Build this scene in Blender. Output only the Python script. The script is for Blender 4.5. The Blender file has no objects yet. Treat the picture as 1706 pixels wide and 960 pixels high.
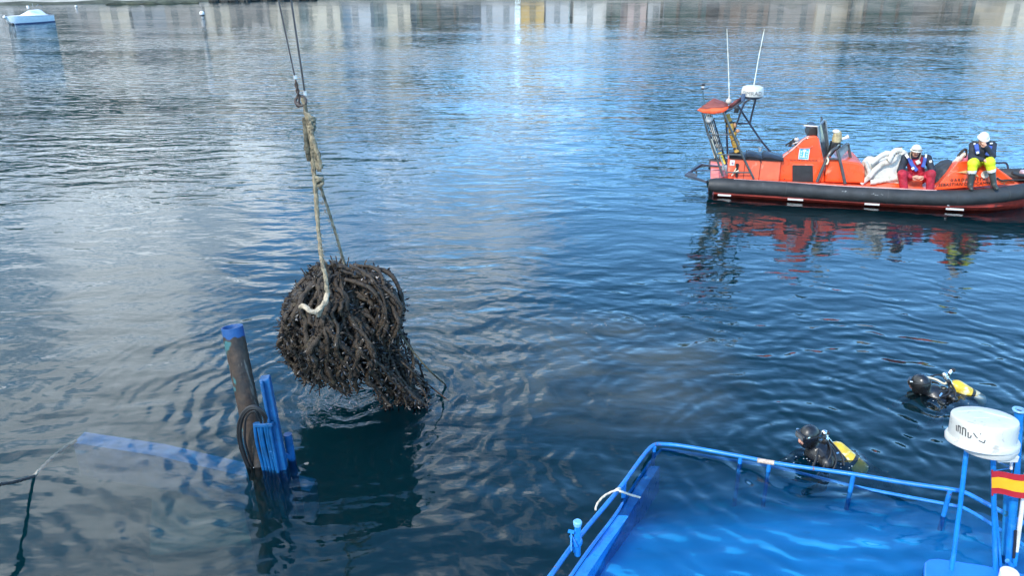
import bpy, bmesh, math, random
import numpy as np
from math import sin, cos, pi, radians, atan2, sqrt, exp
from mathutils import Vector, Matrix
random.seed(7); rng = np.random.default_rng(7)
SC = bpy.context.scene
COL = SC.collection

# ------------------------------------------------------------------ camera, light, exposure
CAM_H, PITCH, FPX = 5.2, radians(22.56), 1300.0          # metres above water, down-tilt, focal length for a 1706 px wide frame
cam = bpy.data.cameras.new('camera'); cam.sensor_width = 36.0; cam.lens = 36.0 * FPX / 1706.0
cam.clip_start = 0.05; cam.clip_end = 3000
cam_o = bpy.data.objects.new('camera', cam); COL.objects.link(cam_o)
cam_o.location = (0, 0, CAM_H); cam_o.rotation_euler = (pi/2 - PITCH, 0, 0)
SC.camera = cam_o

SUN_DIR = Vector((-0.42, -0.62, 0.62)).normalized()      # towards the sun: behind and left of the photographer
sun_el = math.asin(SUN_DIR.z); sun_az = atan2(SUN_DIR.x, SUN_DIR.y)
sl = bpy.data.lights.new('sun', 'SUN'); sl.energy = 3.5; sl.angle = radians(0.6); sl.color = (1, 0.95, 0.87)
sun = bpy.data.objects.new('sun', sl); COL.objects.link(sun)
sun.rotation_euler = (-SUN_DIR).to_track_quat('-Z', 'Y').to_euler()

SC.view_settings.view_transform = 'Standard'; SC.view_settings.look = 'None'
SC.view_settings.exposure = 0.14; SC.view_settings.gamma = 1.0; SC.view_settings.use_curve_mapping = False
SC.render.engine = 'CYCLES'
cy = SC.cycles
cy.use_denoising = True; cy.max_bounces = 10; cy.transparent_max_bounces = 12; cy.volume_bounces = 2
cy.glossy_bounces = 5; cy.caustics_reflective = False; cy.caustics_refractive = False; cy.sample_clamp_indirect = 6

class NT:
    """tiny node-tree helper"""
    def __init__(s, tree): s.t = tree; s.n = tree.nodes; s.l = tree.links
    def add(s, typ, **kw):
        n = s.n.new(typ)
        for k, v in kw.items(): setattr(n, k, v)
        return n
    def put(s, sock, v):
        if isinstance(v, bpy.types.NodeSocket): s.l.new(v, sock)
        elif v is not None: sock.default_value = v
    def math(s, op, a, b=None, c=None, clamp=False):
        n = s.add('ShaderNodeMath', operation=op, use_clamp=clamp)
        for i, v in enumerate((a, b, c)):
            if v is not None: s.put(n.inputs[i], v)
        return n.outputs[0]
    def vmath(s, op, a, b=None):
        n = s.add('ShaderNodeVectorMath', operation=op)
        s.put(n.inputs[0], a)
        if b is not None: s.put(n.inputs[1], b)
        return n.outputs['Value'] if op in ('DISTANCE', 'LENGTH', 'DOT_PRODUCT') else n.outputs[0]
    def mapping(s, v, loc=(0,0,0), rot=(0,0,0), sca=(1,1,1)):
        n = s.add('ShaderNodeMapping'); s.put(n.inputs[0], v)
        n.inputs['Location'].default_value = loc; n.inputs['Rotation'].default_value = rot; n.inputs['Scale'].default_value = sca
        return n.outputs[0]
    def noise(s, v, scale, detail=2, rough=.5, dist=0, out='Fac'):
        n = s.add('ShaderNodeTexNoise'); s.put(n.inputs['Vector'], v)
        n.inputs['Scale'].default_value = scale; n.inputs['Detail'].default_value = detail
        n.inputs['Roughness'].default_value = rough; n.inputs['Distortion'].default_value = dist
        return n.outputs[out]
    def rng(s, v, a, b, c=0., d=1., smooth=True):
        n = s.add('ShaderNodeMapRange'); n.interpolation_type = 'SMOOTHSTEP' if smooth else 'LINEAR'
        s.put(n.inputs[0], v)
        for i, q in enumerate((a, b, c, d)): n.inputs[i+1].default_value = q
        return n.outputs[0]
    def mix(s, f, a, b, blend='MIX'):
        n = s.add('ShaderNodeMix', data_type='RGBA', blend_type=blend)
        s.put(n.inputs[0], f); s.put(n.inputs[6], a if isinstance(a, bpy.types.NodeSocket) else (*a, 1)); s.put(n.inputs[7], b if isinstance(b, bpy.types.NodeSocket) else (*b, 1))
        return n.outputs[2]
    def sep(s, v):
        n = s.add('ShaderNodeSeparateXYZ'); s.put(n.inputs[0], v); return n.outputs
    def comb(s, x, y, z):
        n = s.add('ShaderNodeCombineXYZ')
        for i, v in enumerate((x, y, z)): s.put(n.inputs[i], v)
        return n.outputs[0]

# ------------------------------------------------------------------ sky with broken cloud
world = bpy.data.worlds.new('World'); SC.world = world; world.use_nodes = True
w = NT(world.node_tree); w.n.clear()
wo = w.add('ShaderNodeOutputWorld'); bg = w.add('ShaderNodeBackground'); bg.inputs[1].default_value = 0.15
sky = w.add('ShaderNodeTexSky'); sky.sky_type = 'NISHITA'; sky.sun_disc = False
sky.sun_elevation = sun_el; sky.sun_rotation = sun_az; sky.altitude = 0; sky.air_density = 1.0; sky.dust_density = 0.3; sky.ozone_density = 3.0
tc = w.add('ShaderNodeTexCoord'); D = tc.outputs['Generated']
dx, dy, dz = w.sep(D)[:]
den = w.math('ADD', w.math('MAXIMUM', dz, 0.0), 0.22)
cp = w.comb(w.math('DIVIDE', dx, den), w.math('DIVIDE', dy, den), 0.0)
wv = w.vmath('ADD', cp, w.vmath('MULTIPLY', w.noise(cp, .9, 3, .5, out='Color'), (.9, .9, 0)))
n1 = w.noise(w.mapping(wv, loc=(3.1, 0.7, 0)), 1.35, 6, .6, .3)
az = w.math('ADD', w.math('DIVIDE', dx, w.math('ADD', w.math('ABSOLUTE', dy), .15)), w.math('MULTIPLY', w.math('SUBTRACT', w.noise(D, 2.2, 3, .5), .5), .9))
bank = w.rng(az, -0.75, 0.35, 0.30, -0.10)                       # a cloud bank thickening towards the left (west)
brk = w.math('MULTIPLY', w.rng(dz, .40, .70), -.06)              # more broken overhead
cov = w.rng(w.math('ADD', w.math('ADD', n1, bank), brk), 0.46, 0.66)
n2 = w.noise(w.mapping(wv, loc=(9, 4, 2)), 3.0, 4, .5)
ccol = w.mix(w.rng(n2, .33, .60), (3.8, 6.4, 9.6), (17.0, 19.2, 20.8))
skyc = w.mix(1.0, sky.outputs[0], (2.0, 3.0, 3.5), 'MULTIPLY')
w.put(bg.inputs[0], w.mix(cov, skyc, ccol)); w.l.new(bg.outputs[0], wo.inputs[0])

# ------------------------------------------------------------------ where a pixel of the photo meets the place
def ray(px, py):
    u = (px - 853) / FPX; v = (py - 480) / FPX
    return np.array([u, cos(PITCH) - v*sin(PITCH), -(sin(PITCH) + v*cos(PITCH))])
CP = np.array([0, 0, CAM_H])
def at(px, py, z=0.0):
    d = ray(px, py); return CP + d * ((z - CAM_H) / d[2])
def aty(px, py, y):
    d = ray(px, py); return CP + d * (y / d[1])
BO = at(1180, 330); _b = at(1600, 356)
BA = atan2(_b[1]-BO[1], _b[0]-BO[0])
EX = np.array([cos(BA), sin(BA), 0]); EY = np.array([-sin(BA), cos(BA), 0])
def bl(px, py, y):
    """boat frame: x towards the bow, y away from the viewer, z up"""
    d = ray(px, py); t = (y - EY @ (CP - BO)) / (EY @ d); q = CP + d*t - BO
    return np.array([EX @ q, y, q[2]])
def bworld(p): return BO + EX*p[0] + EY*p[1] + np.array([0, 0, p[2]])

# ------------------------------------------------------------------ materials
MATS = {}
def mat(name, col, rough=.5, metal=0., var=.25, vscale=6., bump=.0, bscale=40., wear=None, wamt=.5, wscale=5., spec=.5, coat=0., sss=0):
    if name in MATS: return MATS[name]
    m = bpy.data.materials.new(name); m.use_nodes = True; t = NT(m.node_tree)
    b = t.n['Principled BSDF']; b.inputs['Metallic'].default_value = metal
    b.inputs['Specular IOR Level'].default_value = spec; b.inputs['Coat Weight'].default_value = coat
    tc = t.add('ShaderNodeTexCoord').outputs['Object']
    nz = t.noise(tc, vscale, 4, .6)
    lo = tuple(max(0, c*(1-var)) for c in col); hi = tuple(min(1, c*(1+var)) for c in col)
    c = t.mix(t.rng(nz, .3, .7), lo, hi)
    if wear:
        wz = t.noise(tc, wscale, 6, .65, .4)
        c = t.mix(t.rng(wz, 1-wamt, 1-wamt+.07), c, wear)
    t.put(b.inputs['Base Color'], c)
    t.put(b.inputs['Roughness'], t.rng(t.noise(tc, vscale*1.7, 3), .3, .7, max(.02, rough-.1), min(1, rough+.1)))
    if bump:
        bp = t.add('ShaderNodeBump'); bp.inputs['Strength'].default_value = 1; bp.inputs['Distance'].default_value = bump
        t.put(bp.inputs['Height'], t.noise(tc, bscale, 4, .6)); t.l.new(bp.outputs[0], b.inputs['Normal'])
    MATS[name] = m; return m
ORANGE = mat('orange gelcoat', (.80, .085, .018), .33, var=.16, vscale=2.2, bump=.004, bscale=7, wear=(.86, .25, .14), wamt=.40, wscale=2.5, coat=.3)
ORANGE2 = mat('faded orange gelcoat', (.80, .14, .07), .42, var=.15, vscale=2.5, bump=.004, bscale=6, wear=(.82, .26, .17), wamt=.46, wscale=3)
CANVAS = mat('orange canvas', (.82, .10, .03), .75, var=.2, bump=.01, bscale=9)
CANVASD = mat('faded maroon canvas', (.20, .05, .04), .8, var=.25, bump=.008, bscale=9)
RUBBER = mat('black rubber tube', (.022, .024, .026), .62, var=.3, vscale=3, bump=.004, bscale=8, wear=(.075, .078, .08), wamt=.36, wscale=4)
HULLRED = mat('red antifouling', (.32, .035, .022), .5, var=.3, wear=(.12, .03, .025), wamt=.42)
WHITE = mat('white paint', (.66, .64, .62), .4, var=.06, vscale=5, wear=(.55, .53, .48), wamt=.33, wscale=4)
WHITER = mat('white radome plastic', (.53, .53, .50), .45, var=.08, vscale=7, wear=(.37, .35, .31), wamt=.40, wscale=11)
STEEL = mat('dark navy painted tube', (.018, .026, .045), .38, var=.3, wear=(.10, .10, .11), wamt=.33, wscale=9)
GREYM = mat('grey metal', (.33, .35, .36), .4, metal=.7, var=.2)
CHROME = mat('chromed brass', (.75, .75, .73), .16, metal=1, var=.1)
BLACK = mat('black plastic', (.012, .012, .013), .45, var=.3, wear=(.05, .05, .05), wamt=.35)
HATCH = mat('black hatch panel', (.016, .017, .019), .6, var=.25, bump=.002, bscale=50)
SEATV = mat('black vinyl', (.02, .021, .024), .38, var=.3, bump=.006, bscale=10)
GLASS = mat('smoked windscreen', (.10, .11, .115), .12, var=.35, vscale=4)
BRASS = mat('yellow webbing', (.42, .24, .035), .6, var=.4, vscale=9, bump=.01, bscale=30, wear=(.10, .06, .02), wamt=.46, wscale=9)
CREAM = mat('cream plastic', (.66, .58, .42), .5, var=.15)
SACK = mat('white sack cloth', (.56, .53, .47), .85, var=.12, vscale=4, bump=.015, bscale=11, wear=(.38, .35, .28), wamt=.42, wscale=4)
NAVY = mat('navy jacket cloth', (.014, .019, .032), .75, var=.35, vscale=9, bump=.035, bscale=8)
NAVYB = mat('navy holdall cloth', (.02, .026, .035), .7, var=.3, vscale=6, bump=.012, bscale=9)
REDC = mat('red overalls cloth', (.36, .012, .03), .72, var=.3, vscale=9, bump=.035, bscale=8)
HIVIS = mat('fluorescent yellow trousers', (.58, .66, .02), .65, var=.12, bump=.03, bscale=8)
REFL = mat('silver reflective tape', (.72, .73, .70), .35, var=.08)
BOOT = mat('rubber boots', (.035, .042, .04), .45, var=.3)
SKIN = mat('skin', (.52, .27, .18), .5, var=.12, vscale=25)
LIPS = mat('dark lips', (.10, .03, .03), .6, var=.1)  # dark red-brown tone of the mouth
BEARD = mat('dark beard', (.05, .032, .022), .9, var=.3, vscale=60)
BLUEV = mat('blue life vest cover', (.03, .07, .30), .6, var=.25)
BLUE = mat('blue enamel paint', (.010, .19, .56), .34, var=.18, vscale=5, bump=.002, bscale=20, wear=(.03, .22, .58), wamt=.42, wscale=7, coat=.25)
BLUEW = mat('chipped blue paint', (.010, .165, .50), .4, var=.2, vscale=6, bump=.003, bscale=25, wear=(.16, .075, .04), wamt=.385, wscale=10)
BLUEDK = mat('blue deck paint', (.012, .42, .94), .45, var=.12, vscale=1.2, wear=(.02, .28, .66), wamt=.38, wscale=2.2)
RUST = mat('rusty steel', (.075, .045, .03), .75, var=.5, vscale=9, bump=.006, bscale=30, wear=(.16, .085, .045), wamt=.44, wscale=7)
ROPE = mat('weathered rope', (.24, .20, .13), .9, var=.35, vscale=18, bump=.01, bscale=70, wear=(.10, .085, .06), wamt=.46, wscale=16)
ROPEL = mat('pale rope', (.40, .33, .24), .9, var=.25, vscale=18, bump=.01, bscale=70)
ROPED = mat('dark wet rope', (.022, .022, .018), .7, var=.4, vscale=18, bump=.006, bscale=70)
WIRE = mat('steel wire', (.07, .07, .075), .45, metal=.6, var=.3)
MUSSEL = mat('mussel covered rope', (.032, .020, .0105), .62, var=.55, vscale=14, bump=.02, bscale=45, wear=(.055, .040, .020), wamt=.43, wscale=12)
SHELL = mat('mussel shells', (.010, .008, .008), .42, var=.5, vscale=20, wear=(.035, .028, .018), wamt=.45, wscale=30)
SHELLP = mat('pale shell fragments', (.34, .31, .30), .5, var=.3, vscale=30)
NEOP = mat('black neoprene', (.008, .008, .009), .30, var=.3, bump=.003, bscale=30, spec=.6)
TANK = mat('yellow painted cylinder', (.62, .42, .03), .35, var=.15, vscale=10, wear=(.70, .62, .36), wamt=.42, wscale=7)
TANKW = mat('chalky cylinder end', (.52, .47, .30), .55, var=.2, vscale=12)
FRED = mat('flag red', (.42, .018, .03), .5, var=.1)
FYEL = mat('flag yellow', (.85, .42, .02), .5, var=.08)
EMB = mat('emblem light blue', (.08, .35, .62), .5, var=.05)
PINK = mat('pink buoy plastic', (.50, .16, .26), .5, var=.2)
LINK = mat('lettering black', (.02, .018, .02), .6, var=.1, wear=(.25, .06, .03), wamt=.33, wscale=30)
LINKG = mat('worn grey lettering', (.07, .07, .075), .6, var=.3, wear=(.4, .4, .39), wamt=.36, wscale=26)
BOATH = mat('pale hull paint', (.80, .82, .84), .35, var=.06)
BOATC = mat('boat cover cloth', (.70, .71, .71), .8, var=.08, bump=.01, bscale=5)

# ------------------------------------------------------------------ mesh building
BASE = {}
class MB:
    def __init__(s): s.v = []; s.f = []; s.m = []
    def raw(s, vs, fs, mi=0):
        o = len(s.v); s.v += [tuple(map(float, q)) for q in vs]; s.f += [tuple(i+o for i in f) for f in fs]
        s.m += [mi]*len(fs) if np.isscalar(mi) else list(mi); return s
    def tube(s, pts, r, n=8, mi=0, cap=True, lobes=0, twist=0.0, lob=.18, closed=False):
        P = np.array(pts, float); k = len(P); R = np.full(k, r, float) if np.isscalar(r) else np.array(r, float)
        if closed: T = np.roll(P, -1, 0) - np.roll(P, 1, 0)
        else: T = np.gradient(P, axis=0)
        T /= np.linalg.norm(T, axis=1)[:, None] + 1e-12
        up = np.array([0, 0, 1.]) if abs(T[0][2]) < .9 else np.array([1., 0, 0])
        N = np.cross(T[0], up); N /= np.linalg.norm(N); vs = []; L = 0
        for i in range(k):
            if i: L += np.linalg.norm(P[i]-P[i-1]); N = N - T[i]*(N @ T[i]); N /= np.linalg.norm(N)
            B = np.cross(T[i], N)
            for j in range(n):
                a = 2*pi*j/n; rr = R[i]*(1 + (lob*cos(lobes*a + twist*L) if lobes else 0))
                vs.append(P[i] + (N*cos(a) + B*sin(a))*rr)
        fs = []; kk = k if closed else k-1
        for i in range(kk):
            i2 = (i+1) % k
            for j in range(n): fs.append((i*n+j, i*n+(j+1) % n, i2*n+(j+1) % n, i2*n+j))
        if cap and not closed: fs += [tuple(range(n))[::-1], tuple(range((k-1)*n, k*n))]
        return s.raw(vs, fs, mi)
    def hexa(s, p, mi=0):
        return s.raw(p, [(0,3,2,1),(4,5,6,7),(0,1,5,4),(1,2,6,5),(2,3,7,6),(3,0,4,7)], mi)
    def box(s, c, size, rot=None, mi=0):
        c = np.array(c, float); h = np.array(size, float)/2
        q = np.array([(x, y, z) for z in (-1, 1) for x, y in ((-1,-1),(1,-1),(1,1),(-1,1))])*h
        if rot is not None: q = q @ np.array(rot).T
        return s.hexa(q + c, mi)
    def bar(s, a, b, wd, th, mi=0, side=None):
        a = np.array(a, float); b = np.array(b, float); t = b-a; t /= np.linalg.norm(t)
        side = np.array(side if side is not None else (1, 0, 0), float); side = side - t*(side @ t); side /= np.linalg.norm(side)
        n = np.cross(t, side); S = side*wd/2; N = n*th/2
        return s.hexa([a-S-N, a+S-N, a+S+N, a-S+N, b-S-N, b+S-N, b+S+N, b-S+N], mi)
    def prism(s, poly, off, mi=0):
        p = [np.array(q, float) for q in poly]; n = len(p); off = np.array(off, float)
        offs = off if off.ndim == 2 else np.tile(off, (n, 1))
        fs = [tuple(range(n))[::-1], tuple(range(n, 2*n))] + [(i, (i+1) % n, n+(i+1) % n, n+i) for i in range(n)]
        return s.raw(p + [p[i]+offs[i] for i in range(n)], fs, mi)
    def lathe(s, prof, c=(0,0,0), axis=(0,0,1), n=24, mi=0, side=None):
        c = np.array(c, float); A = np.array(axis, float); A /= np.linalg.norm(A)
        X = np.cross(A, (0, 1, 0) if abs(A[1]) < .9 else (1, 0, 0)); X /= np.linalg.norm(X); Y = np.cross(A, X)
        vs = [c + A*z + (X*cos(2*pi*j/n) + Y*sin(2*pi*j/n))*r for r, z in prof for j in range(n)]
        k = len(prof); fs = [(i*n+j, i*n+(j+1) % n, (i+1)*n+(j+1) % n, (i+1)*n+j) for i in range(k-1) for j in range(n)]
        fs += [tuple(range(n))[::-1], tuple(range((k-1)*n, k*n))]
        return s.raw(vs, fs, mi)
    def ell(s, c, r, n=14, m=9, mi=0, rot=None):
        r = np.array((r, r, r) if np.isscalar(r) else r, float); vs = []
        for i in range(m+1):
            th = pi*(i/m); th = min(max(th, .02), pi-.02)
            for j in range(n): vs.append((sin(th)*cos(2*pi*j/n), sin(th)*sin(2*pi*j/n), cos(th)))
        q = np.array(vs)*r
        if rot is not None: q = q @ np.array(rot).T
        fs = [(i*n+j, (i+1)*n+j, (i+1)*n+(j+1) % n, i*n+(j+1) % n) for i in range(m) for j in range(n)]
        return s.raw(q + np.array(c, float), fs, mi)
    def loft(s, rings, mi=0, cap=True, closed=True):
        n = len(rings[0]); vs = [p for r in rings for p in r]; k = len(rings); e = n if closed else n-1
        fs = [(i*n+j, i*n+(j+1) % n, (i+1)*n+(j+1) % n, (i+1)*n+j) for i in range(k-1) for j in range(e)]
        if cap: fs += [tuple(range(n))[::-1], tuple(range((k-1)*n, k*n))]
        return s.raw(vs, fs, mi)
    def mesh(s, name, mats, base=(0,0,0), smooth=True, ang=38):
        me = bpy.data.meshes.new(name); b = np.array(base, float)
        me.from_pydata([tuple(np.array(q)-b) for q in s.v] if b.any() else s.v, [], s.f); me.validate()
        for m in (mats if isinstance(mats, (list, tuple)) else [mats]): me.materials.append(m)
        if len(me.polygons) == len(s.m): me.polygons.foreach_set('material_index', s.m)
        bm = bmesh.new(); bm.from_mesh(me); bmesh.ops.recalc_face_normals(bm, faces=bm.faces); bm.to_mesh(me); bm.free()
        if smooth:
            me.polygons.foreach_set('use_smooth', [True]*len(me.polygons)); me.set_sharp_from_angle(angle=radians(ang))
        me.update(); return me
    def build(s, name, mats, parent=None, bevel=0., smooth=True, ang=38, base=None, sub=0):
        bs = base if base is not None else BASE.get(parent.name, (0,0,0)) if parent else (0,0,0)
        o = bpy.data.objects.new(name, s.mesh(name, mats, bs, smooth, ang)); COL.objects.link(o)
        if parent: o.parent = parent; BASE[o.name] = bs
        if bevel:
            b = o.modifiers.new('bevel', 'BEVEL'); b.width = bevel; b.segments = 2; b.limit_method = 'ANGLE'; b.angle_limit = radians(40)
        if sub:
            q = o.modifiers.new('sub', 'SUBSURF'); q.levels = q.render_levels = sub
        return o
def tag(o, label=None, cat=None, group=None, kind=None):
    for k, v in (('label', label), ('category', cat), ('group', group), ('kind', kind)):
        if v: o[k] = v
    return o
def thing(name, label, cat, base, group=None, boat=False):
    """Empty at the base of a thing; the parts are given in the same frame as the base"""
    o = bpy.data.objects.new(name, None); COL.objects.link(o); o.empty_display_size = .2
    o.location = bworld(base) if boat else base
    if boat: o.rotation_euler = (0, 0, BA)
    BASE[o.name] = np.array(base, float)
    return tag(o, label, cat, group)
def struct(o): o['kind'] = 'structure'; return o
def smoothpath(pts, k=6):
    P = np.array(pts, float); n = len(P); out = []
    for i in range(n-1):
        p0, p1, p2, p3 = P[max(i-1, 0)], P[i], P[i+1], P[min(i+2, n-1)]
        for j in range(k):
            t = j/k; out.append(.5*((2*p1) + (-p0+p2)*t + (2*p0-5*p1+4*p2-p3)*t*t + (-p0+3*p1-3*p2+p3)*t**3))
    out.append(P[-1]); return np.array(out)
def text(mb, body, size, o, ax, ay, mi=0, ext=.003, align='CENTER', space=1.0):
    cu = bpy.data.curves.new('lettering', 'FONT'); cu.body = body; cu.size = size; cu.extrude = ext; cu.align_x = align; cu.align_y = 'CENTER'
    cu.resolution_u = 2; cu.space_character = space
    ob = bpy.data.objects.new('lettering', cu); COL.objects.link(ob); bpy.context.view_layer.update()
    me = bpy.data.meshes.new_from_object(ob.evaluated_get(bpy.context.evaluated_depsgraph_get()))
    ax = np.array(ax, float); ax /= np.linalg.norm(ax); ay = np.array(ay, float); ay -= ax*(ax @ ay); ay /= np.linalg.norm(ay); az = np.cross(ax, ay)
    o = np.array(o, float)
    mb.raw([o + ax*q.co.x + ay*q.co.y + az*q.co.z for q in me.vertices], [tuple(p.vertices) for p in me.polygons], mi)
    bpy.data.objects.remove(ob); bpy.data.curves.remove(cu); bpy.data.meshes.remove(me)

# signed distance bodies -> one continuous skin (surface nets)
def cone_d(P, a, b, ra, rb):
    a = np.array(a, float); b = np.array(b, float); ab = b-a; t = np.clip(((P-a) @ ab)/(ab @ ab + 1e-9), 0, 1)
    return np.linalg.norm(P - a - t[..., None]*ab, axis=-1) - (ra + (rb-ra)*t)
def ell_d(P, c, r, rot=None):
    q = P - np.array(c, float)
    if rot is not None: q = q @ np.array(rot)
    r = np.array(r, float); k0 = np.linalg.norm(q/r, axis=-1); k1 = np.linalg.norm(q/(r*r), axis=-1) + 1e-9
    return k0*(k0-1)/k1
def sdf_mesh(mb, prims, h=.012, k=.03):
    """prims: (material index, kind, args...)  kind c: a,b,ra,rb   e: centre, radii, [rot]"""
    lo = np.full(3, 1e9); hi = -lo
    for p in prims:
        if p[1] == 'c': pts = [np.array(p[2])-max(p[4:6]), np.array(p[2])+max(p[4:6]), np.array(p[3])-max(p[4:6]), np.array(p[3])+max(p[4:6])]
        else: pts = [np.array(p[2])-max(p[3]), np.array(p[2])+max(p[3])]
        for q in pts: lo = np.minimum(lo, q); hi = np.maximum(hi, q)
    lo -= 3*h; hi += 3*h; n = np.ceil((hi-lo)/h).astype(int)+1
    G = np.stack(np.meshgrid(*[lo[i]+h*np.arange(n[i]) for i in range(3)], indexing='ij'), -1)
    d = None; best = np.full(G.shape[:3], 1e9); lab = np.zeros(G.shape[:3], int)
    for p in prims:
        q = cone_d(G, *p[2:6]) if p[1] == 'c' else ell_d(G, *p[2:])
        upd = q < best; best[upd] = q[upd]; lab[upd] = p[0]
        if d is None: d = q
        else:
            hh = np.clip(.5 + .5*(d-q)/k, 0, 1); d = d*(1-hh) + q*hh - k*hh*(1-hh)
    S = d < 0
    c = np.zeros(np.array(S.shape)-1, int)
    acc = np.zeros((*c.shape, 3)); cnt = np.zeros(c.shape)
    E = []
    for ax in range(3):
        for o1 in (0, 1):
            for o2 in (0, 1):
                off = [0, 0, 0]; oth = [i for i in range(3) if i != ax]; off[oth[0]] = o1; off[oth[1]] = o2
                sl = tuple(slice(off[i], off[i]+c.shape[i]) for i in range(3)); off2 = list(off); off2[ax] = 1
                sl2 = tuple(slice(off2[i], off2[i]+c.shape[i]) for i in range(3))
                a, b = d[sl], d[sl2]; m = (a < 0) != (b < 0)
                t = np.where(m, a/np.where(m, a-b, 1), 0)
                pos = np.zeros((*c.shape, 3)); pos[..., oth[0]] = o1; pos[..., oth[1]] = o2; pos[..., ax] = t
                acc += pos*m[..., None]; cnt += m
    act = cnt > 0; ids = np.full(c.shape, -1); ids[act] = np.arange(act.sum())
    I = np.argwhere(act); V = lo + h*(I + acc[act]/cnt[act][:, None]); Lb = lab[:-1, :-1, :-1][act]
    fs = []
    for ax in range(3):
        oth = [i for i in range(3) if i != ax]
        a = S[tuple(slice(1, -1) if i != ax else slice(0, -1) for i in range(3))]
        b = S[tuple(slice(1, -1) if i != ax else slice(1, None) for i in range(3))]
        W = np.argwhere(a != b)
        if not len(W): continue
        base = W.copy(); base[:, oth[0]] += 1; base[:, oth[1]] += 1
        q = []
        for o1, o2 in ((0, 0), (1, 0), (1, 1), (0, 1)):
            r = base.copy(); r[:, oth[0]] -= o1; r[:, oth[1]] -= o2; q.append(ids[r[:, 0], r[:, 1], r[:, 2]])
        fs.append(np.stack(q, 1))
    Fc = np.concatenate(fs); Fc = Fc[(Fc >= 0).all(1)]
    mb.raw(V, [tuple(map(int, f)) for f in Fc], [int(Lb[f[0]]) for f in Fc]); return mb

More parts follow.
